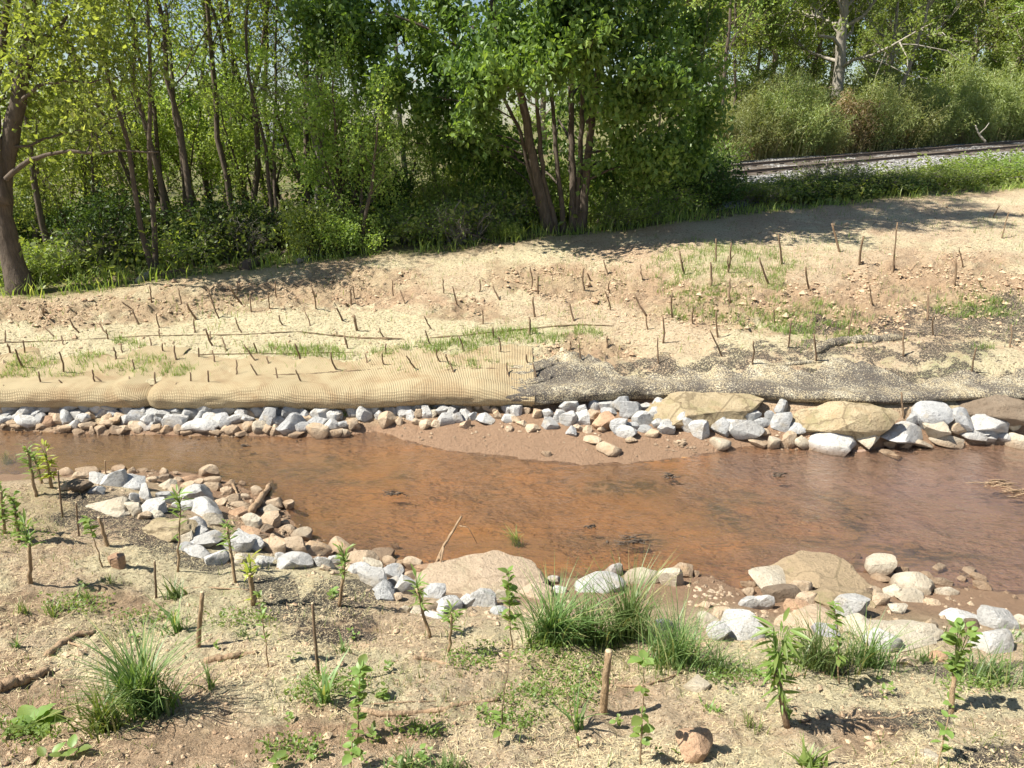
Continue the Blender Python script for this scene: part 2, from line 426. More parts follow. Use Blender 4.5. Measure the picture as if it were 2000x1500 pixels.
lab = np.where((lab == 3) & (np.abs(d_ - .55) < 2.65 + .4 * (vnoise(cx * 3, cy * 3, 5) - .5)) & (s_ > -2.5) & (s_ < RL + 12), 4, lab)
GV = np.stack([GX, GY, GZ], -1)
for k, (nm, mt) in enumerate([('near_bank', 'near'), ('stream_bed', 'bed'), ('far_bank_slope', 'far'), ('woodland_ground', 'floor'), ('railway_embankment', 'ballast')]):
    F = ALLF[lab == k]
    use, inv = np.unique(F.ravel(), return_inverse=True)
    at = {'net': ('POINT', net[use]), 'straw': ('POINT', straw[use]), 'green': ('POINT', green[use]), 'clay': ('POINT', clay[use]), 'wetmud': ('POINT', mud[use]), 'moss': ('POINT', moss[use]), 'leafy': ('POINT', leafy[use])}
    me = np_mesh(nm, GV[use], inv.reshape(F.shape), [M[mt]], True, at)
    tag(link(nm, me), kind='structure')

# ------------------------------------------------------------------ water
def water_mat():
    t = NT('shallow_silty_water'); t.n.remove(t.b); p = t.pos()
    st = t.scale(p, (1.0, 1.9, 1))
    r1, r2, r3 = t.noise(st, 7, 4, .6, .4), t.noise(st, 26, 3, .6, .6), t.noise(p, 1.3, 3)
    amt = t.ramp(r3, .35, .65, .35, 1.0)
    h = t.math('MULTIPLY', t.math('ADD', r1, t.math('MULTIPLY', r2, .55)), amt)
    nb = t.bump(h, .38, .04)
    tr = t.new('ShaderNodeBsdfTransparent'); tr.inputs[0].default_value = (.86, .78, .70, 1)
    silt = t.new('ShaderNodeBsdfDiffuse'); silt.inputs[0].default_value = (.42, .32, .255, 1)
    body = t.new('ShaderNodeMixShader'); body.inputs[0].default_value = .05
    t.t.links.new(tr.outputs[0], body.inputs[1]); t.t.links.new(silt.outputs[0], body.inputs[2])
    gl = t.new('ShaderNodeBsdfGlossy'); gl.inputs['Roughness'].default_value = .04; t.t.links.new(nb, gl.inputs['Normal'])
    fr = t.new('ShaderNodeFresnel'); fr.inputs[0].default_value = 1.45; t.t.links.new(nb, fr.inputs['Normal'])
    mx = t.new('ShaderNodeMixShader')
    t.t.links.new(t.math('MULTIPLY', fr.outputs[0], 2.4, clamp=True), mx.inputs[0]); t.t.links.new(body.outputs[0], mx.inputs[1]); t.t.links.new(gl.outputs[0], mx.inputs[2])
    t.t.links.new(mx.outputs[0], t.n['Material Output'].inputs[0])
    return t.m
wx, wy = np.meshgrid(np.linspace(-16, 16, 80), np.linspace(2.2, 8.2, 24), indexing='xy')
wxr, wyr = wx.ravel(), wy.ravel()
a, b = np.meshgrid(np.arange(23), np.arange(79), indexing='ij')
WF = np.stack([a * 80 + b, a * 80 + b + 1, (a + 1) * 80 + b + 1, (a + 1) * 80 + b], -1).reshape(-1, 4)
tag(link('stream_water', np_mesh('stream_water', np.stack([wxr, wyr, 0 * wxr], -1), WF, [water_mat()], True)), kind='structure')

# ------------------------------------------------------------------ wrapped soil rolls on the far bank
def coir_mat():
    t = NT('woven_coir_blanket'); uv = t.new('ShaderNodeTexCoord').outputs['UV']
    sp = t.new('ShaderNodeSeparateXYZ'); t.set(sp.inputs[0], uv)
    wob = t.noise(uv, 9, 3)
    def thread(c, f):
        return t.math('ABSOLUTE', t.math('SINE', t.math('ADD', t.math('MULTIPLY', c, f), t.math('MULTIPLY', wob, 2.2))))
    w = t.math('MULTIPLY', thread(sp.outputs[0], math.pi / .016), thread(sp.outputs[1], math.pi / .014))
    n, g = t.noise(uv, 2.6, 6, .65, .6), t.noise(uv, 60, 4, .7)
    th = t.mix(t.ramp(n, .40, .70), (.56, .46, .28), (.42, .295, .165))
    th = t.mix(t.math('MULTIPLY', t.ramp(g, .45, .7), .5), th, (.70, .55, .33))
    c = t.mix(t.ramp(w, .34, .06, 0, .45), th, (.22, .145, .08))
    return t.out(c, .95, t.bump(t.math('ADD', w, t.math('MULTIPLY', g, .5)), .8, .014))
def netroll_mat():
    t = NT('dark_netting_over_straw'); p = t.pos()
    nn, mid, big = t.noise(p, 75, 3, .8), t.noise(p, 14, 4, .6), t.noise(p, 2.3, 4)
    nv = t.voro(p, 55, 'DISTANCE_TO_EDGE')
    st = t.mix(t.ramp(mid, .4, .65), (.58, .48, .30), (.70, .62, .44))
    thr = t.math('ADD', nn, t.math('MULTIPLY', t.math('SUBTRACT', big, .5), .55))
    dark = t.math('MAXIMUM', t.ramp(thr, .56, .47), t.math('MULTIPLY', t.ramp(nv, .12, .04), .75))
    c = t.mix(t.math('MULTIPLY', dark, .93), st, (.070, .060, .058))
    return t.out(c, .85, t.bump(nn, .9, .02))
M['coir'], M['netroll'] = coir_mat(), netroll_mat()
def roll(name, x0, x1, seed, mat, ends, label, puff=0.0, back=(.35, 1.0)):
    n, k1, k2 = max(24, int((x1 - x0) / .03)), 22, 20
    xs = np.linspace(x0, x1, n); k = k1 + k2
    big = fbm(xs * 1.3, xs * 0, seed, 3) - .5; bk = back[0] + (back[1] - back[0]) * np.clip(fbm(xs * 1.6, xs * 0, seed + 9, 4) * 1.6 - .3, 0, 1)
    yb, zbb = np.interp(xs, L_rb[:, 0], L_rb[:, 1]), np.interp(xs, L_rb[:, 0], L_rb[:, 2])
    V = np.zeros((n, k, 3)); UV = np.zeros((n, k, 2))
    for i in range(n):
        e = min(1.0, (i + 1) / (ends[0] * n + 1), (n - i) / (ends[1] * n + 1)); e = math.sin(e * math.pi / 2) ** .5
        zlo = zbb[i] - .015 + .03 * big[i]; yc = yb[i] + .085
        ztop = float(height(np.array([xs[i]]), np.array([yc + .17]))[0]) + .008 + puff * .5 + .045 * big[i]
        r = (ztop - zlo) / 2 * e; zc = zlo + (ztop - zlo) / 2 - (1 - e) * .04
        an = np.linspace(-1.9, math.pi / 2, k1)
        f = 1 + .30 * (fbm(np.cos(an) * 1.2 + xs[i] * 1.7, np.sin(an) * 1.2 + 7, seed + 2, 3) - .5) + .12 * (fbm(np.cos(an) * 4 + xs[i] * 7, np.sin(an) * 4 + 3, seed + 5, 3) - .5)
        f = 1 + (f - 1) * np.cos(np.clip(an, 0, 2))          # fades out where the fabric turns onto the slope
        V[i, :k1, 0] = xs[i]; V[i, :k1, 1] = yc - np.cos(an) * (r * 1.05 + .03 + .04 * big[i]) * f; V[i, :k1, 2] = zc + np.sin(an) * r * f
        q = np.linspace(1 / k2, 1, k2); yy = yc + q * bk[i]; zt_ = height(np.full(k2, xs[i]), yy)
        w = sstep(0, .30, q * bk[i]); zz = (zc + r) * (1 - w) + (zt_ + .016) * w; zz[-1] = zt_[-1] - .03; zz[-2] = zt_[-2] + .004
        V[i, k1:, 0] = xs[i] + .02 * (fbm(yy * 3, yy * 0 + xs[i], seed, 2) - .5); V[i, k1:, 1] = yy; V[i, k1:, 2] = zz
        V[i, :, 0] += (fbm(np.arange(k) * .35, np.arange(k) * 0, seed + 3, 3) - .5) * .55 * max(0, 1 - i / (.10 * n)) * (puff > .02)
        dl = np.linalg.norm(np.diff(V[i], axis=0), axis=1); UV[i, :, 0] = xs[i]; UV[i, 1:, 1] = np.cumsum(dl)
    a, b = np.meshgrid(np.arange(n - 1), np.arange(k - 1), indexing='ij')
    F = np.stack([a * k + b, (a + 1) * k + b, (a + 1) * k + b + 1, a * k + b + 1], -1).reshape(-1, 4)
    me = np_mesh(name, V.reshape(-1, 3), F, [mat], True, None, UV.reshape(-1, 2))
    return tag(link(name, me), label, 'erosion roll', 'fabric wrapped soil rolls along the far bank')
def wx_of(px, py, z): return at_z(px, py, z)[0]
xl, xm, xj = wx_of(-260, 790, .15), wx_of(300, 790, .15), wx_of(1043, 780, .2)
roll('coir_roll', xl, xm + .06, 11, M['coir'], (.01, .06), 'tan coir roll above the grey riprap, left of the frayed fabric fold', -.01)
roll('coir_roll', xm, xj, 23, M['coir'], (.03, .002), 'long woven tan coir roll bulging over the white and grey riprap', .01)
roll('netted_soil_roll', xj - .20, wx_of(2350, 780, .33), 31, M['netroll'], (.001, .01), 'dark netted soil roll overhanging the yellow boulders on the far bank', .022, (.12, .75))
# folds and seams of the blanket, each lying on the slope
def rope_mat(name, ca, cb):
    t = NT(name); p = t.pos(); n = t.noise(p, 60, 4, .7)
    return t.out(t.mix(n, ca, cb), .95, t.bump(n, 1, .02))
M['seam'] = rope_mat('twisted_coir_seam', (.10, .07, .04), (.30, .22, .13))  # seam colour darkened to include the shadow of the blanket ridges
M['netseam'] = M['netroll']
SEAMS = [([(-40, 672), (150, 664), (300, 656), (470, 654), (585, 648)], 3, 'topmost thin coir seam running across the left of the slope'),
         ([(580, 648), (640, 655), (700, 661), (790, 663)], 6, 'short dark coir seam sloping down beside the upper grass patch'),
         ([(-20, 700), (120, 702), (280, 699), (420, 692), (560, 691), (700, 688)], 2.5, 'middle thin coir seam through the grassy blanket on the left slope'),
         ([(40, 764), (160, 762), (260, 756), (330, 752), (400, 746), (500, 738)], 5, 'dark coir seam along the top of the left roll'),
         ([(500, 737), (560, 735), (630, 731), (700, 726), (760, 722)], 7, 'thick dark folded coir seam above the middle of the long roll'),
         ([(780, 733), (860, 727), (900, 722), (960, 722), (1030, 723)], 6, 'dark coir seam just left of the netting joint'),
         ([(840, 661), (900, 656), (980, 648), (1060, 640), (1130, 635), (1200, 637)], 5, 'dark seam arching above the bright grass in mid slope'),
         ([(1590, 690), (1615, 675), (1660, 667), (1710, 663), (1770, 661)], 22, 'raised dark hump of rolled netting on the right of the slope'),
         ([(1470, 716), (1530, 712), (1580, 708), (1650, 700)], 9, 'thin netting fold over the grass patch below the dark hump'),
         ([(300, 792), (312, 776), (330, 765), (356, 757)], 20, 'frayed brown fabric fold where the two coir rolls meet')]
rs = np.random.default_rng(7)
for pts, wpx, lb in SEAMS:
    pp = np.array(pts, float); tt = np.linspace(0, len(pp) - 1, 60)
    fold = 'frayed' in lb
    P = []
    for q in tt:
        a_, b_ = np.interp(q, range(len(pp)), pp[:, 0]), np.interp(q, range(len(pp)), pp[:, 1])
        p = ground(a_, b_) if not fold else at_y(a_, b_, float(np.interp(wx_of(a_, b_, .2), L_rb[:, 0], L_rb[:, 1])) - .03 + .10 * (792 - b_) / 35)
        P.append(p)
    P = np.array(P); dep = depth_of(P[30]); r = wpx * .5 / FPX * dep
    P[:, 2] += r * .3 + r * .7 * (fbm(tt * 3, tt * 0, int(wpx)) - .5)
    if 'hump' in lb: P[:, 2] -= r * .35
    m = MB(); m.tube(P, r * (1.0 if 'hump' in lb else (.25 + 1.1 * fbm(tt * 2.2, tt * 0, int(pts[0][0]) % 50))) * np.minimum(1, np.minimum(tt * 2.5 + .2, (tt[-1] - tt) * 2.5 + .2)), 8, wob=.35)
    o = link('blanket_seam' if 'hump' not in lb else 'netting_fold', m.mesh('blanket_seam', M['netseam'] if ('netting' in lb and 'joint' not in lb) else M['seam']))
    tag(o, lb, 'fabric seam', 'seams and folds of the erosion blanket')

# ------------------------------------------------------------------ rocks
def rock_mat(name, ca, cb, dark, warm=None, lichen=None, wet=True, cracks=False):
    t = NT(name); ob = t.obj(); p = t.pos(); r = t.rand()
    sh = t.new('ShaderNodeVectorMath', operation='SCALE'); sh.inputs[0].default_value = (31, 17, 23); t.set(sh.inputs['Scale'], r)
    ad = t.new('ShaderNodeVectorMath', operation='ADD'); t.set(ad.inputs[0], p); t.t.links.new(sh.outputs[0], ad.inputs[1]); v = ad.outputs[0]
    big, mid, sp = t.noise(v, 6, 5, .6, .5), t.noise(v, 28, 5, .7), t.noise(v, 95, 4, .85)
    c = t.mix(t.ramp(big, .3, .7), ca, cb)
    c = t.mix(t.math('MULTIPLY', t.ramp(r, .0, 1.0), .35), c, dark)
    c = t.mix(t.math('MULTIPLY', t.ramp(mid, .52, .70), .65), c, dark)
    c = t.mix(t.math('MULTIPLY', t.ramp(sp, .54, .62), .7), c, dark)
    if warm: c = t.mix(t.math('MULTIPLY', t.ramp(t.noise(v, 9, 4), .52, .72), .6), c, warm)
    if lichen: c = t.mix(t.math('MULTIPLY', t.ramp(t.noise(v, 5, 5, .7), .5, .65), .7), c, lichen)
    if cracks:
        ck = t.ramp(t.voro(t.mix(.12, v, t.noise(v, 8, 4)), 3.2, 'DISTANCE_TO_EDGE'), .035, .006)
        c = t.mix(t.math('MULTIPLY', ck, .75), c, dark)
    if wet:      # silt stain left by the stream near the waterline
        z = t.new('ShaderNodeSeparateXYZ'); t.set(z.inputs[0], p)
        c = t.mix(t.math('MULTIPLY', t.ramp(t.math('ADD', z.outputs[2], t.math('MULTIPLY', big, .05)), .12, .035), .8), c, (.22, .145, .09))
    return t.out(c, .88, t.bump(t.math('ADD', mid, t.math('MULTIPLY', sp, .4)), .9, .03))
RM = {'grey': rock_mat('blue_grey_granite', (.43, .43, .42), (.58, .575, .555), (.19, .19, .19), (.42, .35, .25)),
      'white': rock_mat('pale_granite', (.52, .505, .47), (.66, .645, .61), (.26, .25, .235), (.46, .39, .285)),
      'cream': rock_mat('cream_stone', (.53, .455, .34), (.63, .57, .455), (.33, .27, .19)),
      'tan': rock_mat('tan_stone', (.52, .39, .26), (.62, .50, .36), (.30, .215, .14), (.55, .36, .20)),
      'rust': rock_mat('rusty_stone', (.46, .29, .18), (.56, .38, .24), (.25, .155, .10)),
      'brown': rock_mat('dark_brown_stone', (.24, .175, .12), (.32, .25, .18), (.13, .10, .07)),
      'yellow': rock_mat('yellow_sandstone', (.40, .315, .19), (.50, .405, .26), (.19, .145, .085), (.38, .26, .14), (.27, .235, .12), True, True),
      'silt': rock_mat('silt_coated_stone', (.40, .30, .19), (.48, .36, .23), (.22, .17, .10), None, (.30, .25, .13), False, True),
      'pink': rock_mat('pinkish_boulder', (.52, .40, .28), (.60, .47, .34), (.33, .25, .17), None, (.40, .33, .22), False, True),
      'purple': rock_mat('purplish_grey_stone', (.42, .40, .42), (.52, .50, .51), (.27, .255, .27))}
CWORD = {'grey': 'blue-grey', 'white': 'whitish', 'cream': 'cream', 'tan': 'tan', 'rust': 'rusty brown', 'brown': 'dark brown', 'yellow': 'yellow-tan', 'silt': 'silt-brown', 'pink': 'pinkish tan', 'purple': 'purplish grey'}
def rock_shape(seed, sub=3, planes=12, depth=(.50, .86), rough=.05):
    bm = bmesh.new(); bmesh.ops.create_icosphere(bm, subdivisions=sub, radius=1.0)
    rg = np.random.default_rng(seed)
    V = np.array([v.co[:] for v in bm.verts]); F = np.array([[v.index for v in f.verts] for f in bm.faces]); bm.free()
    V *= 1.12
    for _ in range(planes):
        n = rg.normal(size=3); n /= np.linalg.norm(n); d = rg.uniform(*depth)
        q = V @ n - d; V = V - np.outer(np.maximum(q, 0) * .97, n)
    off = rg.uniform(0, 50, 3)
    nz = np.array([mnoise.noise(Vector(v * 1.9 + off)) * rough * 1.6 + mnoise.noise(Vector(v * 6 + off)) * rough * .5 for v in V])
    V = V * (1 + nz)[:, None]
    V -= (V.max(0) + V.min(0)) / 2; V /= (V.max(0) - V.min(0))
    me = np_mesh('rock_shape', V, F, [RM['grey']], True)
    me.set_sharp_from_angle(angle=math.radians(24))
    return me
ROCKS = [rock_shape(s) for s in range(26)]
BOULD = [rock_shape(100 + s, 4, 9, (.5, .85), .12) for s in range(8)]
# picture boxes (centre x, y, width, height) of the stones, by crop: origin, scale, then the list
G, W, C_, T_, R_, B_ = 'grey', 'white', 'cream', 'tan', 'rust', 'brown'
def crop(ox, oy, s, lst): return [(ox + a * s, oy + b * s, w * s, h * s, c) for a, b, w, h, c in lst]
FAR_L = crop(0, 500, .35, [(160, 850, 115, 72, G), (60, 850, 70, 50, G), (385, 840, 115, 62, G), (480, 850, 80, 62, G), (545, 845, 90, 60, W), (710, 855, 74, 84, W), (365, 902, 74, 72, G), (558, 872, 80, 68, G),
    (620, 845, 90, 55, G), (630, 882, 70, 50, G), (300, 850, 60, 44, G), (250, 855, 90, 38, W), (205, 882, 95, 40, G), (172, 920, 122, 60, W), (230, 915, 64, 62, G), (30, 905, 95, 40, G), (40, 882, 84, 34, G), (120, 897, 66, 42, G), (15, 862, 56, 34, G),
    (470, 912, 70, 55, G), (420, 940, 60, 52, W), (770, 850, 60, 52, G), (790, 880, 56, 62, W), (850, 880, 112, 50, G), (905, 890, 84, 52, W), (845, 922, 92, 62, W), (882, 930, 44, 62, G), (950, 850, 72, 42, W), (985, 872, 60, 52, G), (990, 920, 112, 92, W),
    (1065, 880, 94, 52, G), (1150, 842, 96, 64, W), (1125, 900, 72, 64, G), (1085, 947, 112, 60, W), (1148, 955, 122, 62, W), (1185, 905, 100, 44, W), (1240, 930, 84, 84, G), (1225, 870, 72, 44, W), (1280, 850, 72, 52, G), (1340, 842, 60, 52, W), (1385, 845, 44, 54, W),
    (1350, 890, 64, 62, W), (1440, 860, 82, 62, G), (1520, 850, 72, 64, G), (1490, 905, 94, 112, G), (1560, 867, 92, 50, W), (1622, 862, 92, 62, G), (1625, 950, 134, 114, G), (1695, 882, 82, 54, G), (1790, 895, 94, 74, W), (1722, 905, 62, 40, G), (1770, 930, 100, 54, G),
    (1862, 890, 84, 54, W), (1845, 945, 84, 62, W), (1772, 980, 112, 70, T_), (1870, 985, 92, 42, T_), (1962, 945, 74, 62, T_), (1920, 995, 62, 50, C_), (1965, 862, 58, 74, W), (1690, 960, 72, 60, G), (1560, 920, 82, 52, G), (1450, 960, 72, 60, C_), (1485, 970, 62, 50, T_),
    (1535, 975, 52, 62, T_), (1390, 960, 62, 50, T_), (1382, 912, 62, 52, W), (1310, 905, 82, 44, W), (1300, 970, 82, 50, T_), (1260, 975, 52, 42, B_), (1000, 967, 62, 50, T_), (930, 967, 62, 42, T_), (870, 962, 52, 42, C_), (820, 940, 82, 42, W), (750, 950, 62, 42, T_),
    (760, 905, 100, 62, G), (700, 922, 62, 50, W), (640, 922, 82, 42, T_), (650, 967, 72, 40, B_), (560, 972, 62, 42, T_), (600, 942, 62, 42, T_), (515, 975, 42, 42, B_), (490, 947, 72, 36, B_), (370, 965, 72, 36, T_), (690, 972, 62, 32, T_), (762, 972, 52, 36, R_),
    (310, 882, 62, 42, G), (325, 917, 62, 60, T_), (270, 922, 72, 50, R_), (420, 882, 82, 42, W), (590, 912, 60, 44, T_), (505, 890, 60, 44, G), (60, 922, 82, 32, T_), (100, 952, 62, 24, T_), (20, 942, 62, 26, T_), (1655, 998, 72, 28, T_), (1040, 985, 60, 26, T_), (1350, 992, 60, 26, B_),
    (1200, 985, 60, 26, R_), (440, 985, 60, 26, R_), (590, 985, 60, 24, R_), (230, 950, 50, 30, T_), (1400, 880, 50, 40, G), (670, 900, 50, 40, G), (1020, 850, 50, 40, G), (1650, 900, 50, 44, W), (1110, 860, 44, 40, G)])
FAR_M = crop(650, 500, .35, [(105, 865, 56, 66, W), (175, 885, 76, 78, W), (228, 850, 62, 56, W), (258, 825, 56, 56, C_), (315, 836, 66, 56, W), (265, 895, 60, 60, W), (305, 920, 82, 72, T_), (340, 870, 42, 72, W), (395, 860, 76, 82, W), (475, 845, 72, 62, W), (435, 895, 44, 72, W),
    (480, 885, 52, 52, W), (525, 880, 58, 82, W), (560, 885, 40, 72, C_), (610, 870, 72, 62, W), (635, 915, 88, 62, W), (660, 880, 60, 60, W), (625, 835, 62, 52, W), (585, 812, 72, 42, G), (680, 850, 44, 62, W), (735, 832, 72, 48, C_), (750, 860, 60, 42, W), (735, 895, 54, 62, W),
    (775, 900, 44, 62, G), (700, 910, 52, 82, W), (740, 945, 52, 52, T_), (850, 910, 92, 42, W), (855, 845, 48, 48, W), (900, 865, 48, 42, C_), (920, 890, 42, 52, C_), (970, 860, 58, 52, W), (1020, 870, 58, 62, W), (980, 910, 72, 42, W), (1050, 935, 52, 32, W), (1020, 915, 44, 36, W),
    (520, 945, 62, 42, T_), (570, 940, 52, 42, C_), (470, 925, 52, 42, T_), (370, 925, 42, 42, T_), (985, 965, 42, 32, T_), (1115, 965, 68, 36, G), (1215, 940, 78, 62, W), (1195, 885, 62, 52, W), (1265, 900, 78, 62, W), (1320, 850, 94, 84, W), (1310, 915, 92, 82, W), (1140, 885, 52, 52, W),
    (1390, 915, 82, 82, W), (1400, 870, 62, 72, W), (1450, 890, 52, 48, C_), (1460, 835, 62, 62, W), (1525, 840, 78, 52, W), (1540, 875, 82, 34, G), (1600, 840, 94, 84, G), (1660, 870, 104, 94, G), (1740, 850, 72, 52, W), (1720, 910, 112, 72, W), (1815, 830, 74, 74, W), (1810, 885, 84, 62, W),
    (1520, 920, 154, 72, R_), (1595, 965, 84, 84, G), (1645, 982, 92, 62, W), (1670, 955, 72, 52, G), (1330, 985, 54, 62, G), (1370, 960, 62, 42, T_), (1422, 970, 42, 42, W), (1500, 970, 42, 34, C_), (1740, 965, 82, 42, G), (1815, 945, 62, 52, W), (1860, 972, 84, 72, W), (1780, 992, 72, 32, W),
    (1450, 1030, 82, 32, C_), (1660, 1025, 62, 28, C_), (1540, 1080, 114, 62, T_), (1942, 1045, 56, 32, C_), (1190, 1107, 46, 26, B_), (25, 890, 60, 52, G), (20, 950, 62, 52, T_), (62, 945, 72, 52, G), (65, 990, 62, 42, T_), (108, 945, 82, 52, T_), (800, 830, 50, 36, W), (1080, 860, 44, 40, W)])
FAR_R = crop(1300, 500, .35, [(125, 940, 92, 122, W), (185, 975, 92, 94, W), (315, 960, 94, 92, G), (430, 972, 184, 100, W), (470, 900, 92, 72, G), (585, 890, 54, 54, G), (655, 850, 64, 74, G), (640, 920, 94, 84, G), (725, 965, 88, 50, G), (600, 1047, 66, 62, C_), (685, 1030, 84, 72, T_),
    (760, 1047, 78, 50, C_), (925, 1042, 224, 94, W), (1125, 1010, 144, 104, C_), (1310, 987, 224, 92, W), (1490, 890, 174, 124, G), (1440, 920, 100, 92, G), (1500, 970, 124, 100, C_), (1650, 915, 134, 104, G), (1620, 960, 94, 72, T_), (1790, 930, 174, 94, W), (1570, 1030, 154, 52, C_),
    (1710, 1000, 134, 74, W), (1812, 1012, 92, 52, W), (1930, 930, 84, 84, C_), (1960, 1030, 154, 74, C_), (1400, 1037, 134, 38, C_), (1340, 1062, 54, 42, C_), (1240, 1050, 62, 32, C_), (1275, 1120, 62, 28, B_), (1235, 1098, 74, 22, B_), (300, 1047, 104, 60, C_), (80, 1047, 60, 28, C_),
    (10, 960, 62, 72, W), (35, 890, 62, 60, G), (540, 925, 82, 42, G), (550, 985, 52, 34, T_), (510, 1042, 92, 34, T_), (1970, 905, 64, 62, G), (1800, 977, 112, 42, W), (1880, 1010, 70, 40, G), (1380, 910, 70, 60, G)])
NEAR_L = crop(0, 850, .3, [(430, 247, 92, 56, T_), (575, 238, 132, 40, T_), (520, 272, 84, 52, T_), (640, 287, 104, 74, W), (740, 300, 154, 114, W), (780, 224, 98, 42, T_), (850, 242, 54, 44, R_), (930, 232, 58, 28, T_), (1068, 242, 48, 48, T_), (1085, 282, 88, 48, B_), (1360, 247, 114, 76, T_),
    (1375, 297, 104, 42, T_), (1390, 337, 88, 62, T_), (860, 320, 154, 104, G), (980, 292, 82, 44, W), (945, 385, 94, 114, W), (1090, 332, 104, 62, C_), (1150, 292, 62, 34, T_), (1215, 292, 102, 42, R_), (1225, 337, 84, 42, T_), (1145, 357, 72, 48, C_), (1270, 387, 184, 104, W), (870, 422, 72, 84, W),
    (1080, 415, 94, 84, W), (980, 467, 164, 84, W), (880, 492, 112, 94, C_), (1330, 487, 204, 104, W), (1200, 467, 124, 62, W), (1020, 522, 92, 52, C_), (940, 527, 72, 42, G), (1290, 582, 94, 94, W), (1390, 557, 114, 84, C_), (1475, 372, 72, 48, T_), (1670, 372, 74, 62, T_), (1510, 422, 94, 62, T_),
    (1565, 462, 114, 54, T_), (1770, 452, 134, 56, T_), (1745, 492, 134, 38, C_), (1880, 467, 84, 62, T_), (1745, 547, 144, 84, T_), (1640, 567, 114, 84, C_), (1730, 612, 84, 54, B_), (1550, 507, 102, 52, R_), (1870, 617, 104, 60, T_), (1850, 582, 60, 42, B_), (1705, 672, 84, 62, B_), (1630, 632, 124, 52, R_),
    (1780, 672, 52, 48, B_), (1210, 672, 124, 72, C_), (1290, 642, 112, 52, W), (1340, 692, 174, 94, W), (1430, 672, 72, 52, C_), (1555, 712, 174, 124, W), (1660, 722, 124, 94, W), (1210, 732, 104, 62, G), (1290, 762, 144, 62, W), (1410, 802, 124, 84, W), (1780, 742, 154, 94, T_), (1960, 662, 124, 74, C_),
    (1915, 737, 154, 114, T_), (1840, 797, 84, 62, W), (1920, 832, 184, 84, W), (1720, 832, 104, 72, W), (1560, 807, 94, 62, C_), (530, 345, 124, 74, B_), (425, 342, 74, 42, B_), (630, 362, 84, 48, G), (350, 248, 46, 50, C_), (1500, 312, 52, 34, B_), (1580, 317, 38, 28, C_), (1440, 440, 70, 50, T_), (1590, 410, 60, 44, R_), (1690, 440, 60, 44, B_),
    (1140, 250, 44, 26, B_), (1290, 310, 60, 34, T_), (700, 255, 70, 40, C_)])
NEAR_M = crop(500, 900, .3, [(370, 590, 194, 76, T_), (550, 567, 174, 104, T_), (650, 612, 78, 62, T_), (690, 652, 184, 74, T_), (815, 617, 134, 64, B_), (905, 562, 58, 38, C_), (430, 667, 124, 104, W), (450, 702, 62, 52, W), (515, 652, 84, 84, W), (665, 717, 134, 74, W), (765, 692, 134, 74, C_), (875, 667, 84, 72, T_),
    (945, 687, 54, 84, T_), (1020, 682, 114, 94, T_), (770, 772, 194, 124, W), (830, 832, 134, 94, G), (890, 742, 124, 94, G), (895, 792, 94, 62, W), (840, 872, 114, 84, G), (965, 832, 124, 134, W), (1120, 732, 154, 94, R_), (1150, 862, 144, 114, G), (980, 762, 94, 62, T_), (1250, 947, 154, 94, W),
    (1370, 922, 124, 84, W), (1480, 917, 154, 124, W), (1610, 892, 114, 114, C_), (1590, 977, 104, 52, G), (1940, 787, 74, 52, W), (970, 972, 64, 62, C_), (1040, 977, 74, 62, C_), (1150, 1012, 134, 34, W), (510, 732, 54, 42, G), (1150, 950, 104, 84, T_), (600, 700, 60, 44, T_), (920, 890, 70, 50, C_), (1060, 760, 60, 44, T_)]) \
    + crop(1000, 1000, .2667, [(300, 512, 84, 64, C_), (350, 572, 94, 62, W), (620, 537, 334, 134, W), (745, 437, 124, 94, W), (940, 482, 224, 104, C_), (1160, 502, 154, 154, C_), (1240, 437, 154, 104, T_), (1340, 457, 54, 42, T_), (1410, 687, 74, 54, G), (1720, 667, 144, 104, W), (1830, 672, 134, 224, W), (1430, 812, 134, 114, C_),
    (1560, 762, 154, 94, T_), (1690, 852, 264, 204, W), (1500, 892, 134, 114, W), (1745, 602, 84, 54, T_), (1730, 527, 94, 42, T_), (1100, 832, 124, 72, W)])
NEAR_R = crop(1400, 1000, .3, [(375, 452, 264, 88, C_), (420, 532, 184, 114, B_), (545, 497, 124, 114, T_), (585, 577, 114, 74, T_), (520, 617, 134, 62, R_), (870, 642, 184, 144, W), (710, 772, 144, 74, 'purple'), (950, 762, 204, 124, C_), (1080, 842, 184, 154, W), (1390, 752, 94, 114, T_), (1440, 947, 114, 72, R_),
    (1060, 372, 174, 104, C_), (1195, 387, 84, 58, T_), (1280, 472, 224, 124, C_), (1350, 422, 84, 44, T_), (1440, 372, 94, 48, C_), (1655, 397, 104, 44, C_), (1465, 452, 114, 48, C_), (1150, 522, 104, 94, C_), (970, 527, 78, 72, T_), (1035, 527, 74, 62, T_), (1270, 562, 194, 62, C_), (1060, 582, 114, 84, T_),
    (1180, 632, 104, 62, C_), (1400, 592, 84, 34, C_), (1500, 522, 124, 44, C_), (1600, 692, 204, 64, W), (1830, 712, 204, 124, W), (1790, 852, 204, 144, W), (1650, 737, 84, 74, B_), (1970, 712, 74, 74, C_), (1950, 822, 134, 52, C_), (1720, 482, 94, 52, T_), (895, 287, 62, 38, T_), (30, 692, 134, 94, T_), (1070, 432, 100, 40, T_),
    (1700, 430, 80, 44, C_), (1600, 440, 60, 34, T_), (1230, 970, 120, 70, T_)])
BOULDERS = crop(1300, 500, .35, [(230, 868, 540, 190, 'yellow', 'broad yellow boulder under the netted roll, nearest the riprap heap', .30), (960, 918, 570, 230, 'yellow', 'largest yellow boulder with flat top, mid right under the netted roll', .30),
    (1790, 845, 460, 150, 'brown', 'dark shaded boulder under the netted roll at the far right', .42)]) if False else None
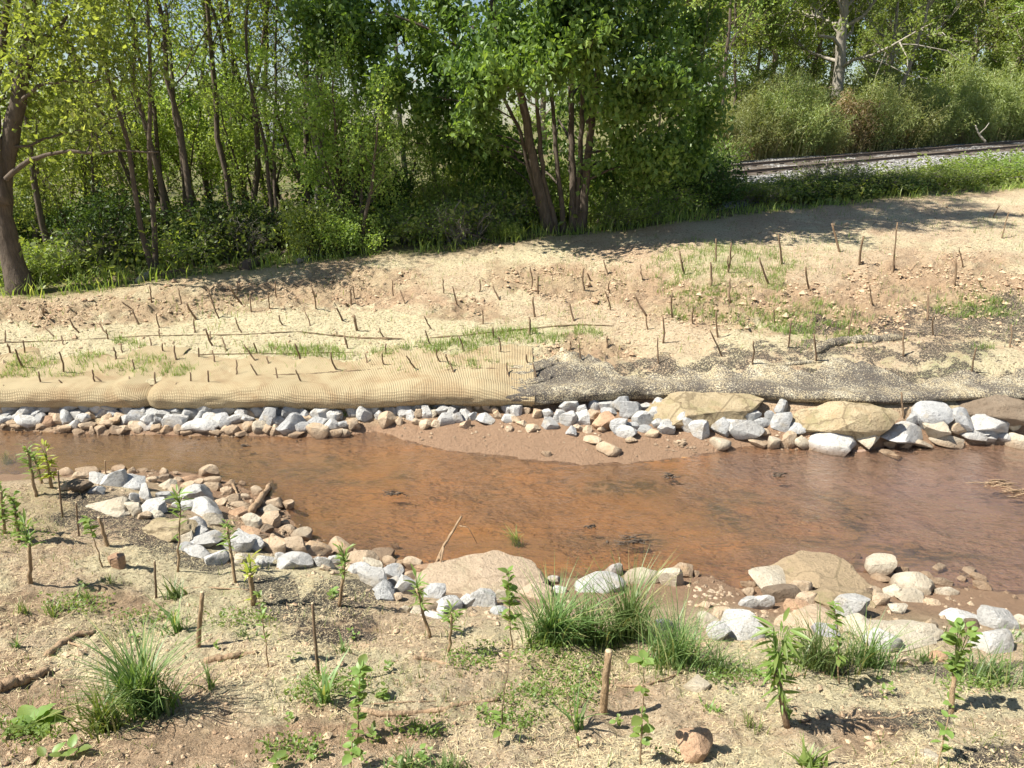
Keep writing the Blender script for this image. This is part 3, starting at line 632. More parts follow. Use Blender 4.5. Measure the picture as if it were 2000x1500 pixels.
BOULD_LIST = [(1380, 806, 180, 70, 'yellow', 'broad yellow boulder under the netted roll, beside the whitish rock heap', .0), (1636, 822, 200, 82, 'yellow', 'largest flat-topped yellow boulder under the netted roll', .0),
    (1925, 798, 160, 54, 'brown', 'dark boulder tucked under the netted roll at the far right', .0),
    (950, 1143, 240, 60, 'pink', 'wide pinkish tan boulder at the near water edge beside the driftwood', .0), (1040, 1150, 80, 50, 'pink', 'small pinkish boulder just left of the tall grass clump', .0),
    (219, 977, 78, 44, 'cream', 'large flat cream boulder on the left rock spit', .0), (331, 1027, 82, 50, 'yellow', 'rounded mossy yellow boulder beside the dark netting on near bank', .0),
    (1590, 1122, 176, 62, 'silt', 'large brown silt-covered boulder half in the water', .0), (1640, 1160, 110, 50, 'silt', 'lower silt-covered brown slab behind the leafy plant', .0),
    (1578, 1208, 104, 52, 'tan', 'long tan boulder behind the grass on the right', .0), (1752, 1229, 142, 66, 'cream', 'broad cream slab boulder among the right hand rocks', .0)]
rs = np.random.default_rng(5)
def place_rock(px, py, w, h, col, kind='rock', sink=.30, meshes=ROCKS):
    dep = depth_of(ground(px, py + h * .3)); wm, hm = w * dep / FPX, h * dep / FPX * 1.02
    hm = min(hm, wm * 1.25)
    p = ground(px, py, hm * (.5 - sink))
    o = link(kind, meshes[int(rs.integers(len(meshes)))], None, p)
    o.scale = (wm * 1.27, wm * rs.uniform(.8, 1.1), hm * 1.36)
    o.rotation_euler = (rs.uniform(-.25, .25), rs.uniform(-.22, .22), rs.choice([0, math.pi]) + rs.uniform(-.5, .5))
    o.material_slots[0].link = 'OBJECT'; o.material_slots[0].material = RM[col]
    return o
GROUPS = [('far_l', FAR_L, 'grey riprap under the coir roll', 'far left riprap'), ('far_m', FAR_M, 'white riprap behind the sandbar', 'sandbar riprap'), ('far_r', FAR_R, 'rocks below the netted roll', 'netted roll rocks'),
          ('near_l', NEAR_L, 'rock spit on the near left bank', 'left rock spit'), ('near_m', NEAR_M, 'rocks along the middle of the near bank', 'middle near bank'), ('near_r', NEAR_R, 'rocks at the right of the near bank', 'right near bank')]
every = []
for g, lst, grp, where in GROUPS:
    for r in lst: every.append((r[2] * r[3], g, r))
every.sort(key=lambda q: -q[0])
keep = set(id(q[2]) for q in every[:300])
def ordinal(n): return '%d%s' % (n, 'th' if 10 <= n % 100 <= 20 else {1: 'st', 2: 'nd', 3: 'rd'}.get(n % 10, 'th'))
small = MB()
def join_small(o):
    me = o.data; mw = Matrix.LocRotScale(o.location, o.rotation_euler, o.scale)
    V = np.array([mw @ v.co for v in me.vertices]); F = np.array([p.vertices[:] for p in me.polygons])
    small.add(V, F); bpy.data.objects.remove(o)
for g, lst, grp, where in GROUPS:
    ys = [r[1] for r in lst]
    nrow = 4 if g != 'far_r' else 3
    local = []
    for r in lst:                                   # rows counted from the waterline, relative to the local band
        near = sorted(q[1] for q in lst if abs(q[0] - r[0]) < 60)
        f = (sum(1 for q in near if q < r[1]) + .5) / len(near)
        local.append((r, min(nrow - 1, int(f * nrow))))
    names = {4: ['top row', 'second row', 'third row', 'bottom row'], 3: ['top row', 'middle row', 'bottom row']}[nrow]
    for k in range(nrow):
        row = sorted([r for r, q in local if q == k and id(r) in keep], key=lambda r: r[0])
        cnt = {}
        for r in row:
            cnt[r[4]] = cnt.get(r[4], 0) + 1
        seen = {}
        for r in row:
            o = place_rock(*r)
            seen[r[4]] = seen.get(r[4], 0) + 1
            ar = r[2] * r[3]
            size = 'large' if ar > 1500 else 'medium' if ar > 600 else 'small'
            shp = 'flat' if r[2] > 1.9 * r[3] else 'upright' if r[3] > 1.1 * r[2] else 'angular'
            nth = 'the only such' if cnt[r[4]] == 1 else '%s such from left' % ordinal(seen[r[4]])
            tag(o, '%s %s %s rock, %s, %s of the %s' % (size, shp, CWORD[r[4]], nth, names[k], where), 'rock', grp)
    for r in lst:
        if id(r) not in keep: join_small(place_rock(*r))
for px, py, w, h, c, lb, s in BOULD_LIST:
    o = place_rock(px, py + (6 if py < 900 else 10), w, h * (.85 if py < 900 else .52), c, 'boulder', .24 if py < 900 else .38, BOULD)
    if py < 900: o.location.y += .10; o.scale.y *= .62; o.scale.z *= .9
    o.rotation_euler.z = rs.uniform(-.15, .15); o.rotation_euler.x *= .4; o.rotation_euler.y *= .4
    tag(o, lb, 'boulder', 'large boulders in the banks')
tag(place_rock(1358, 1462, 62, 56, 'rust', 'stone', .2), 'orange angular stone lying on the soil near the alder seedling', 'stone')
tag(place_rock(228, 1098, 30, 24, 'rust', 'stone', .2), 'small brown block of stone on the near left straw', 'stone')
tag(place_rock(1362, 1340, 42, 22, 'cream', 'stone', .35), 'half buried cream stone on the soil right of the alder seedling', 'stone')
tag(place_rock(1810, 1476, 44, 14, 'cream', 'stone', .35), 'small pale flat stone at the bottom right of the near bank', 'stone')
# pebbles too small to pick apart
pm = ROCKS
def scatter_px(n, fx, fy):
    return [(fx(), fy()) for _ in range(n)]
ico = np.array([[0, 0, 1], [.9, 0, .2], [.3, .85, .2], [-.75, .5, .2], [-.7, -.55, .25], [.3, -.85, .15], [0, 0, -.6]])
icoF = np.array([[0, 1, 2], [0, 2, 3], [0, 3, 4], [0, 4, 5], [0, 5, 1], [6, 2, 1], [6, 3, 2], [6, 4, 3], [6, 5, 4], [6, 1, 5]])
def pebble(mb, p, r, rg):
    a = rg.uniform(0, 6.28); c, s = math.cos(a), math.sin(a)
    V = ico * rg.uniform(.65, 1.25, (7, 1)) * np.array([1, rg.uniform(.6, 1), rg.uniform(.5, .9)]) * r
    V = V @ np.array([[c, -s, 0], [s, c, 0], [0, 0, 1]]).T + p
    mb.add(V, icoF, rg.random())
rg = np.random.default_rng(77)
bands = [([(0, 842), (300, 850), (690, 850)], 10, 260), ([(760, 842), (1000, 845), (1300, 862), (1420, 875)], 16, 130), ([(1450, 868), (1700, 872), (2000, 864)], 12, 140),
         ([(200, 925), (400, 950), (520, 1000), (600, 1065), (840, 1120)], 24, 330), ([(840, 1185), (1000, 1195), (1180, 1215)], 16, 90), ([(1460, 1180), (1600, 1200), (1800, 1190), (2000, 1210)], 40, 150), ([(1350, 1150), (1440, 1175)], 22, 60), ([(430, 1000), (560, 1040)], 30, 80)]
for ln, sp_, n in bands:
    ln = np.array(ln, float)
    for _ in range(n):
        q = rg.uniform(0, len(ln) - 1)
        a_, b_ = np.interp(q, range(len(ln)), ln[:, 0]), np.interp(q, range(len(ln)), ln[:, 1])
        p = ground(a_ + rg.normal() * 12, b_ + rg.normal() * sp_)
        if p[2] < -.03: continue
        pebble(small, p, rg.uniform(.007, .024), rg)
tag(link('small_stones', small.mesh('small_stones', RM['tan'], False)), 'small tan stones and pebbles filling gaps between the rocks', 'stones', None, 'stuff')

# ------------------------------------------------------------------ bare live stakes on the far slope
def bark_mat(name, ca, cb, sc_=30):
    t = NT(name); p = t.pos()
    v = t.scale(p, (1, 1, .25)); n = t.noise(v, sc_, 5, .7); m = t.noise(p, 3, 3)
    c = t.mix(t.ramp(n, .35, .7), ca, cb); c = t.mix(t.math('MULTIPLY', m, .4), c, cb)
    return t.out(c, .92, t.bump(n, .9, .03))
M['stake'] = bark_mat('weathered_stake_bark', (.16, .105, .065), (.30, .21, .13), 60)
M['stakepale'] = bark_mat('pale_brown_stake_bark', (.30, .20, .11), (.46, .33, .20), 60)
M['cut'] = NT('fresh_cut_wood').out((.48, .38, .24), .9)
S4 = [(995, 180, 1012, 265), (1042, 265, 1090, 350), (1080, 350, 1088, 425), (1160, 185, 1222, 348), (1325, 140, 1322, 215), (1280, 175, 1345, 265), (1395, 215, 1403, 310), (1497, 200, 1503, 297), (1537, 140, 1543, 235), (1735, 145, 1762, 225), (1742, 185, 1763, 290), (1955, 180, 1957, 270), (1970, 165, 1980, 240),
      (735, 295, 773, 380), (680, 255, 735, 297), (870, 325, 888, 400), (388, 345, 437, 430), (555, 370, 590, 430), (592, 410, 605, 462), (885, 405, 890, 455), (1147, 405, 1185, 500), (1172, 420, 1176, 465), (1313, 345, 1347, 427), (1557, 330, 1577, 385), (1702, 312, 1733, 388), (1880, 290, 1912, 360), (1975, 330, 1992, 415),
      (30, 415, 30, 480), (130, 470, 137, 545), (85, 520, 128, 630), (42, 490, 58, 545), (245, 395, 297, 447), (340, 445, 357, 498), (330, 535, 355, 650), (675, 490, 683, 540), (905, 488, 908, 535), (972, 500, 988, 587), (1108, 512, 1112, 570), (1185, 525, 1200, 600), (1360, 492, 1430, 592), (1415, 485, 1432, 535),
      (1645, 490, 1675, 580), (1918, 447, 1940, 515), (1845, 540, 1880, 640), (215, 645, 233, 732), (515, 635, 535, 718), (720, 672, 740, 748), (532, 672, 605, 752), (862, 648, 866, 710), (1062, 650, 1068, 710), (1160, 640, 1170, 725), (1397, 602, 1443, 678), (1537, 622, 1555, 705), (1650, 635, 1690, 720), (327, 690, 375, 752),
      (1240, 455, 1262, 530), (835, 455, 842, 510), (20, 720, 20, 780), (633, 510, 650, 585), (1318, 580, 1318, 670), (740, 575, 748, 640), (1490, 560, 1505, 610), (835, 165, 845, 250), (240, 290, 250, 340)]
S5 = [(97, 180, 102, 270), (333, 135, 338, 220), (375, 190, 405, 270), (615, 130, 620, 205), (668, 170, 692, 265), (818, 130, 820, 200), (893, 165, 930, 245), (1100, 65, 1112, 178), (1143, 110, 1145, 208), (1398, 70, 1402, 187), (1418, 95, 1435, 135), (1510, 20, 1533, 100), (1720, 45, 1727, 128), (1518, 195, 1550, 300),
      (1545, 140, 1545, 200), (1683, 215, 1748, 330), (1893, 200, 1894, 335), (1117, 230, 1127, 340), (1320, 260, 1345, 360), (835, 300, 838, 380), (120, 330, 135, 415), (20, 290, 52, 360), (262, 402, 288, 460), (510, 335, 548, 407), (515, 415, 545, 498), (62, 447, 83, 515), (1095, 340, 1097, 440), (893, 400, 897, 455),
      (703, 447, 735, 535), (925, 450, 932, 540), (297, 490, 297, 550), (575, 520, 597, 595), (410, 557, 460, 630), (180, 545, 195, 605), (275, 545, 290, 615), (632, 550, 650, 610), (650, 585, 680, 660), (970, 595, 988, 680), (1115, 595, 1135, 680), (1327, 475, 1327, 525), (1372, 475, 1388, 595), (1533, 445, 1533, 515),
      (1813, 455, 1818, 600), (1840, 335, 1843, 485), (1750, 340, 1757, 410), (1080, 550, 1085, 600)]
S6 = [(85, 0, 103, 105), (250, 35, 255, 170), (350, 0, 352, 90), (522, 10, 575, 160), (643, 0, 648, 45), (782, 60, 800, 185), (1275, 0, 1270, 100), (1618, 20, 1612, 155), (157, 275, 150, 380), (360, 125, 358, 250), (282, 305, 292, 455), (247, 415, 317, 560), (490, 475, 480, 610), (603, 290, 607, 380), (700, 360, 685, 510),
      (828, 435, 835, 590), (1050, 280, 1017, 455), (1137, 165, 1152, 260), (1465, 215, 1462, 355), (1495, 340, 1492, 440), (1328, 415, 1330, 560), (1733, 510, 1705, 650), (1930, 380, 1920, 510), (85, 815, 75, 900), (1315, 760, 1328, 895)]
S3 = [(245, 1165, 247, 1275), (320, 1185, 305, 1330), (68, 1225, 92, 1340), (550, 1145, 567, 1290), (812, 1090, 850, 1230), (967, 1152, 947, 1290), (1133, 1085, 1110, 1340), (1433, 1210, 1450, 1295), (1675, 1035, 1642, 1160), (1630, 1005, 1597, 1065)]
allst = [(a * .35, 500 + b * .35, c * .35, 500 + d * .35) for a, b, c, d in S4] + [(650 + a * .35, 500 + b * .35, 650 + c * .35, 500 + d * .35) for a, b, c, d in S5] \
    + [(1300 + a * .35, 500 + b * .35, 1300 + c * .35, 500 + d * .35) for a, b, c, d in S6] + [(1300 + a * .4, b * .4, 1300 + c * .4, d * .4) for a, b, c, d in S3]
bands_ = {}
for s in allst:
    f = np.interp(s[2], [p[0] for p in TREE_L], [p[1] for p in TREE_L])
    t_ = (s[3] - f) / (770 - f)
    k = min(4, max(0, int(t_ * 5)))
    bands_.setdefault(k, []).append(s)
BN = ['topmost band under the trees', 'second band from the trees', 'middle band of the slope', 'band above the lowest one', 'lowest band by the rolls']
rg = np.random.default_rng(12)
for k, row in bands_.items():
    row.sort(key=lambda s: s[2]); seen = {}
    for s in row:
        a, b, c, d = s
        base = ground(c, d); dep = depth_of(base); top = at_y(a, b, base[1] + rg.uniform(-.08, .08))
        hpx = math.hypot(a - c, b - d)
        r = max(.0075, (2.3 + (hpx > 34) * .8 + rg.uniform(-.8, 1.2)) / 2 / FPX * dep)
        m = MB(); n = 7; tt = np.linspace(-.12, 1, n)
        P = base + (top - base) * tt[:, None]
        P[1:-1, :2] += rg.normal(0, .0025, (n - 2, 2)); P[:, 0] += .006 * rg.normal() * np.sin(np.clip(tt, 0, 1) * 3.14)
        m.tube(P, r * np.linspace(1.15, .85, n), 7)
        if hpx > 40 and rg.random() < .3:
            q = P[3]; m.tube([q, q + [rg.uniform(-.06, .06), 0, .07]], [r * .6, r * .3], 5)
        o = link('live_stake', m.mesh('live_stake', M['stake']))
        lean = 'leaning left' if a < c - .28 * (d - b) else 'leaning right' if a > c + .18 * (d - b) else 'upright'
        size = 'tall' if hpx > 38 else 'short'
        key = (size, lean); seen[key] = seen.get(key, 0) + 1
        tag(o, '%s bare brown stake, %s, %s such from left, %s' % (size, lean, ordinal(seen[key]), BN[k]), 'stake', 'live stakes driven into the far slope')

# ------------------------------------------------------------------ foliage and bark
def leaf_mat(name, ca, cb, trans=.45, cy_=None):
    t = NT(name); t.n.remove(t.b)
    r, o = t.attr('rnd'), t.rand()
    c = t.mix(r, ca, cb)
    if cy_: c = t.mix(t.ramp(r, .86, .98), c, cy_)
    hs = t.new('ShaderNodeHueSaturation'); t.set(hs.inputs['Color'], c)
    t.set(hs.inputs['Hue'], t.ramp(o, 0, 1, .487, .513)); t.set(hs.inputs['Value'], t.ramp(o, 0, 1, .8, 1.2))
    c = hs.outputs[0]
    d = t.new('ShaderNodeBsdfDiffuse'); t.set(d.inputs[0], c)
    tr = t.new('ShaderNodeBsdfTranslucent'); t.set(tr.inputs[0], t.mix(1.0, c, (1.25, 1.25, .55), 'MULTIPLY'))
    g = t.new('ShaderNodeBsdfGlossy'); g.inputs['Roughness'].default_value = .45; g.inputs[0].default_value = (.9, .95, .9, 1)
    m1, m2 = t.new('ShaderNodeMixShader'), t.new('ShaderNodeMixShader')
    m1.inputs[0].default_value = trans; m2.inputs[0].default_value = .025
    t.t.links.new(d.outputs[0], m1.inputs[1]); t.t.links.new(tr.outputs[0], m1.inputs[2])
    t.t.links.new(m1.outputs[0], m2.inputs[1]); t.t.links.new(g.outputs[0], m2.inputs[2])
    t.t.links.new(m2.outputs[0], t.n['Material Output'].inputs[0])
    return t.m
LM = {'spring': leaf_mat('spring_green_leaves', (.23, .31, .075), (.42, .50, .15), .58, (.55, .58, .24)),
      'maple': leaf_mat('maple_leaves', (.085, .145, .035), (.23, .31, .07), .5, (.40, .47, .12)),
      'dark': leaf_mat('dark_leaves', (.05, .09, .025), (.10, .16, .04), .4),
      'bamboo': leaf_mat('bamboo_leaves', (.19, .235, .08), (.37, .40, .16), .45, (.54, .48, .24)),
      'dry': leaf_mat('dry_bamboo_leaves', (.34, .26, .13), (.50, .40, .22), .3),
      'brush': leaf_mat('brush_leaves', (.18, .25, .06), (.36, .44, .115), .5, (.46, .46, .18)),
      'yellow': leaf_mat('yellow_green_leaves', (.30, .36, .05), (.46, .48, .08), .5),
      'young': leaf_mat('young_plant_leaves', (.16, .25, .06), (.28, .37, .11), .5),
      'grass': leaf_mat('grass_blades', (.11, .18, .055), (.22, .31, .11), .4, (.46, .42, .20)),
      'palegrass': leaf_mat('pale_grass_blades', (.13, .20, .045), (.25, .31, .09), .4, (.50, .44, .22)),
      'straw': leaf_mat('straw_fibres', (.42, .32, .19), (.66, .55, .35), .05)}
BK = {'dark': bark_mat('dark_bark', (.075, .058, .045), (.15, .115, .085), 22), 'grey': bark_mat('grey_brown_bark', (.15, .12, .09), (.29, .24, .185), 22), 'trunk': bark_mat('furrowed_brown_bark', (.065, .05, .038), (.15, .12, .092), 26), 'pale': bark_mat('pale_grey_bark', (.26, .23, .19), (.42, .38, .32), 16),
      'dead': bark_mat('dead_wood', (.20, .17, .14), (.36, .32, .27), 30), 'culm': bark_mat('bamboo_culms', (.30, .27, .11), (.46, .40, .19), 20), 'log': bark_mat('rotting_log_bark', (.26, .17, .10), (.46, .33, .21), 30)}
def leaves(mb_or_none, P, L, Wd, rg, droop=.35, kind='diamond'):
    """leaf faces at points P; returns V, F, rnd"""
    n = len(P)
    d = rg.normal(size=(n, 3)); d[:, 2] -= droop * 1.2; d /= np.linalg.norm(d, axis=1, keepdims=True)
    u = rg.normal(size=(n, 3)); u[:, 2] += .9
    s = np.cross(d, u); s /= np.linalg.norm(s, axis=1, keepdims=True) + 1e-9
    up = np.cross(s, d)
    l = L * rg.uniform(.4, 1.4, (n, 1)); w = Wd * rg.uniform(.7, 1.2, (n, 1)); f = w * rg.uniform(-.1, .35, (n, 1))
    V = np.stack([P, P + d * l * .45 + s * w * .5 + up * f, P + d * l - up * l * .12, P + d * l * .45 - s * w * .5 + up * f], 1).reshape(-1, 3)
    F = np.arange(4 * n).reshape(n, 4)
    return V, F, rg.random(n)
def leaf_mesh(name, P, L, Wd, rg, mat, droop=.35):
    V, F, a = leaves(None, P, L, Wd, rg, droop)
    c = fbm(P[:, 0] * 1.3 + 9, P[:, 2] * 1.3 + P[:, 1], 8, 2)
    a = np.clip(.55 * a + .9 * (c - .28), 0, 1)
    return np_mesh(name, V, F, [mat], False, {'rnd': ('FACE', a)})
def bez(p0, p1, bend, n, rg, wig=.02):
    t = np.linspace(0, 1, n)[:, None]; p0, p1 = np.asarray(p0, float), np.asarray(p1, float)
    L = np.linalg.norm(p1 - p0)
    P = p0 + (p1 - p0) * t + np.array([0, 0, 1]) * (bend * L * np.sin(t * math.pi))
    P[1:-1] += rg.normal(0, wig * L, (n - 2, 3))
    return P
def twigs_and_leaves(wood, pts, ends, rads, rg, n_sub, sub_len, leafN, spread, up=.2, k=3):
    """side shoots on a branch polyline, leaves around them -> list of leaf points"""
    LP = []
    per = max(1, leafN // (n_sub + 1))
    for i in range(n_sub):
        q = rg.uniform(.25, 1.0) * (len(pts) - 1); j = int(min(q, len(pts) - 2)); p = pts[j] + (pts[j + 1] - pts[j]) * (q - j)
        d = rg.normal(size=3); d[2] += up; d += .6 * (pts[-1] - pts[0]) / (np.linalg.norm(pts[-1] - pts[0]) + 1e-6); d /= np.linalg.norm(d)
        l = sub_len * rg.uniform(.5, 1.3)
        e = p + d * l
        Q = bez(p, e, rg.uniform(-.12, .12), 4, rg, .04)
        wood.tube(Q, np.linspace(rads * .45, rads * .14, 4), k, cap=False)
        t = rg.uniform(.2, 1.08, per)
        LP.append(p + (e - p) * t[:, None] + rg.normal(0, spread, (per, 3)))
    t = rg.uniform(.5, 1.05, per)
    LP.append(pts[0] + (pts[-1] - pts[0]) * t[:, None] + rg.normal(0, spread, (per, 3)))
    return np.vstack(LP)
def gen_tree(seed, H, r, crown0, width, n1, n2, leafN, leafL, leafW, bark, leafm, stems=1, elev=(15, 60), lean=.06, droop=.35, spread=.10):
    rg = np.random.default_rng(seed); LP = []; TR, BR = [], []
    for s in range(stems):
        tr, br = MB(), MB()
        off = np.array([rg.normal() * .12, rg.normal() * .12, 0]) * (stems > 1)
        top = np.array([rg.normal() * lean * H, rg.normal() * lean * H, H * rg.uniform(.85, 1.05)]) + off * (6 if stems > 1 else 1)
        n = 14; t = np.linspace(0, 1, n)[:, None]
        P = off + (top - off) * t; P[1:, :2] += np.cumsum(rg.normal(0, .012 * H, (n - 1, 2)), 0) * .6
        P = np.vstack([P[0] - [0, 0, .35], P])
        rr = r / math.sqrt(stems) * np.concatenate([[1.55], np.linspace(1.25, .12, n)]); rr[2:] *= .9
        tr.tube(P, rr, 8, wob=.12)
        for i in range(n1 // stems):
            q = crown0 + (1 - crown0) * ((i + rg.random()) / (n1 / stems)) ** .9
            f = 1 + q * (n - 1); j = int(min(f, n - 1)); p = P[j] + (P[min(j + 1, n)] - P[j]) * (f - j)
            az = i * 2.4 + rg.uniform(-.6, .6) + s; el = math.radians(rg.uniform(*elev))
            l = width * (1.15 - .75 * ((q - crown0) / (1 - crown0 + 1e-6)) ** 1.3) * rg.uniform(.6, 1.15)
            e = p + l * np.array([math.cos(az) * math.cos(el), math.sin(az) * math.cos(el), math.sin(el)])
            Q = bez(p, e, rg.uniform(-.08, .14), 6, rg, .03)
            rl = r / math.sqrt(stems) * .34 * (1.1 - q * .6)
            br.tube(Q, np.linspace(rl, rl * .22, 6), 5, cap=False)
            LP.append(twigs_and_leaves(br, Q, None, rl, rg, n2, l * .45, int(leafN / n1 * rg.uniform(.5, 1.5)), spread))
        TR.append(tr.mesh('trunk', BK[bark])); BR.append(br.mesh('branches', BK[bark]))
    return TR, BR, [leaf_mesh('crown', np.vstack(LP), leafL, leafW, rg, LM[leafm], droop)]
def put_tree(name, data, loc, rz, s, label, cat='tree', group=None):
    e = empty(name, loc, rz); e.scale = (s, s, s) if not isinstance(s, tuple) else s
    for nm, mes in zip(('trunk', 'branches', 'crown'), data):
        for me in mes: link(nm, me, e)
    return tag(e, label, cat, group)
def custom_tree(name, y0, stems, targets, limbs, leafL, leafW, bark, leafm, seed, label, n_sub=12, sub_len=.55, spread=.13, droop=.35, group=None, sub_up=.2):
    """stems: [(picture polyline from base up, width in px, depth offset at top)]; targets: [(px, py, depth offset, leaves)]"""
    rg = np.random.default_rng(seed); base = None; SP_ = []; LP = []; br = MB(); stem_meshes = []
    for pl, w, dtop in stems:
        pl = np.array(pl, float); n = 22; q = np.linspace(0, len(pl) - 1, n)
        y = y0 + dtop * np.linspace(0, 1, n)
        P = np.array([at_y(np.interp(k, range(len(pl)), pl[:, 0]), np.interp(k, range(len(pl)), pl[:, 1]), yy) for k, yy in zip(q, y)])
        P[2:-1] += rg.normal(0, .006, (n - 3, 3))
        g = height(P[:1, 0], P[:1, 1])[0]
        if P[0, 2] < g + .8: P[0, 2] = g - .15
        r = w * .5 / FPX * depth_of(P[0]) * np.linspace(1.0, .45, n); r[0] *= 1.5; r[1] *= 1.2; r[2] *= 1.07
        m = MB(); m.tube(P, r, 10, wob=.10); stem_meshes.append(m); SP_.append((P, r))
        if base is None: base = P[0].copy(); base[2] = g
    for pl, w, d0, d1 in limbs:
        pl = np.array(pl, float); n = 14; q = np.linspace(0, len(pl) - 1, n)
        P = np.array([at_y(np.interp(k, range(len(pl)), pl[:, 0]), np.interp(k, range(len(pl)), pl[:, 1]), y0 + d0 + (d1 - d0) * i / (n - 1)) for i, k in enumerate(q)])
        P[1:-1] += rg.normal(0, .012, (n - 2, 3))
        r = w * .5 / FPX * depth_of(P[0]) * np.linspace(1, .25, n); br.tube(P, r, 6, cap=False); SP_.append((P, r))
    for px, py, dy, nl in targets:
        T = at_y(px, py, y0 + dy)
        best = None
        for P, r in SP_:
            dd = np.linalg.norm((P - T) * [1, 1, .8], axis=1) + np.where(P[:, 2] > T[2] - .1, .9, 0); k = int(np.argmin(dd))
            if best is None or dd[k] < best[0]: best = (dd[k], P[k], r[k])
        _, p, r0 = best; l = np.linalg.norm(T - p)
        Q = bez(p, T, .10, 7, rg, .025); rl = min(r0 * .5, .012 + .012 * l)
        br.tube(Q, np.linspace(rl, rl * .3, 7), 5, cap=False)
        LP.append(twigs_and_leaves(br, Q[2:], None, rl, rg, n_sub, sub_len, nl, spread, sub_up))
    e = empty(name, base); off = Vector(base)
    def fin(nm, me):
        me.transform(Matrix.Translation(-off)); link(nm, me, e)
    for m in stem_meshes: fin('trunk', m.mesh('trunk', BK[bark]))
    if br.V: fin('branches', br.mesh('branches', BK[bark]))
    fin('crown', leaf_mesh('crown', np.vstack(LP), leafL, leafW, rg, LM[leafm], droop))
    return tag(e, label, 'tree', group)
rg = np.random.default_rng(2024)
# the big many-stemmed maple in the middle
c2 = lambda L_: [(600 + a * .4, b * .4) for a, b in L_]
Tm = [(620, 60, -0.3, 800), (650, 110, 0.2, 800), (640, 20, 0.4, 700), (690, 60, -0.5, 900), (720, 20, 0.2, 800), (780, 60, 0.5, 900), (800, 170, -0.6, 1000), (830, 100, 0.3, 1000), (850, 210, -0.2, 900), (860, 40, -0.8, 1000), (880, 150, 0.6, 1000), (900, 260, -0.2, 900), (920, 90, -1.2, 1100), (940, 200, -0.9, 1100), (960, 30, 0.3, 1000), (970, 290, 0.8, 700), (985, 140, -1.4, 1200), (1010, 70, -0.8, 1100), (1050, 110, -1.5, 1000), (1070, 40, -1.2, 1100), (1110, 90, -1.5, 1200), (1140, 30, -1.0, 1000), (1150, 150, 1.0, 900), (1190, 100, -1.2, 900), (1210, 40, -1.4, 1100), (1220, 190, -0.8, 1100), (1240, 260, -0.6, 900), (1250, 120, -1.2, 1200), (1270, 330, 0.0, 900), (1280, 200, -1.0, 1200), (1290, 60, -0.6, 1200), (1310, 280, -0.4, 900), (1320, 140, -0.4, 1200), (1340, 220, 0.3, 1200), (1350, 60, 0.5, 1100), (1360, 310, 0.5, 749), (1200, 320, 1.4, 800), (1060, 270, 2.8, 244), (1000, 330, 1.5, 600), (950, 330, 1.6, 500), (1375, 150, 0.8, 900), (860, 300, 0.8, 500), (1120, 300, 3.0, 174)]
for k in range(64):
    q_ = rg.random(); Tm.append((1120 + rg.uniform(-230, 430) * (1.25 - .5 * q_), -30 - 1350 * q_, rg.uniform(-1.8, 1.8), 560))
Tm += [(700, 90, -.2, 600), (820, 250, .2, 400)]
Tm = [(a + rg.normal() * 16, b + rg.normal() * 14, c, d) for a, b, c, d in Tm]
maple_y = float(ground(1100, 456)[1]) + .12
custom_tree('maple_tree', maple_y, [(c2([(1185, 1140), (1130, 900), (1088, 700), (1055, 500), (1020, 380), (950, 220), (900, 0)]), 21, -.5), (c2([(1222, 1135), (1150, 850), (1130, 600), (1112, 400), (1100, 100)]), 11, -.3), (c2([(1255, 1125), (1215, 750), (1200, 500), (1180, 250), (1150, 0)]), 10, .5),
    (c2([(1300, 1128), (1295, 800), (1285, 500), (1290, 200), (1300, -100)]), 15, .6), (c2([(1338, 1138), (1368, 800), (1392, 550), (1430, 250), (1450, -60)]), 17, -.4), (c2([(1318, 1132), (1340, 600), (1350, 300), (1352, -60)]), 11, .2), (c2([(1165, 1120), (1090, 850), (1040, 640), (960, 480), (890, 300), (800, 120)]), 9, -.2)],
    Tm, [([(1000, 180), (900, 90), (780, 30), (640, 20)], 9, -.3, -.2), ([(1145, 240), (1230, 180), (1310, 150), (1370, 120)], 8, -.3, .2), ([(1145, 300), (1220, 290), (1300, 300), (1350, 330)], 6, -.2, .3), ([(975, 200), (900, 200), (830, 190)], 5, -.4, -.4)],
    .10, .065, 'trunk', 'maple', 51, 'big dark maple with seven stems from one base at the field edge', 9, .62, .095, .75)
# the leaning tree at the left edge
T1 = [(60, 40, 0, 300), (120, 90, .4, 300), (30, 120, -.4, 300), (150, 30, -.2, 300), (90, 160, .3, 280), (180, 110, .5, 260), (20, 40, .3, 300), (10, 190, .3, 260), (220, 60, .2, 240), (70, 220, .5, 240), (160, 200, -.3, 200), (130, 250, .5, 200), (240, 160, .6, 160), (40, 280, .7, 240), (200, 20, .8, 240), (-40, 100, .2, 300), (-60, 220, .5, 300), (110, -60, 0, 260),
      (30, -80, 0, 260), (200, -40, .4, 220), (300, 130, .4, 100), (190, 270, .3, 120)]
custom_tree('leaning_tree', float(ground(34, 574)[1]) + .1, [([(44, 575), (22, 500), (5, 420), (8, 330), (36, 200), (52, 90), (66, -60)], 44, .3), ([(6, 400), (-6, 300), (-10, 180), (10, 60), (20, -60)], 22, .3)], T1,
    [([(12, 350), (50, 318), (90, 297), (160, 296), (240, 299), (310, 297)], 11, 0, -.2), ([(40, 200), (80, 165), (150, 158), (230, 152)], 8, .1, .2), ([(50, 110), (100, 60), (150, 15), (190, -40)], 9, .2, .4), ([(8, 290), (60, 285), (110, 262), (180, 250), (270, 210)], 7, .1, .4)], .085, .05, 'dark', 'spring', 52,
    'dark leaning tree at the left edge of the field with thin airy leaves', 9, .5, .12)
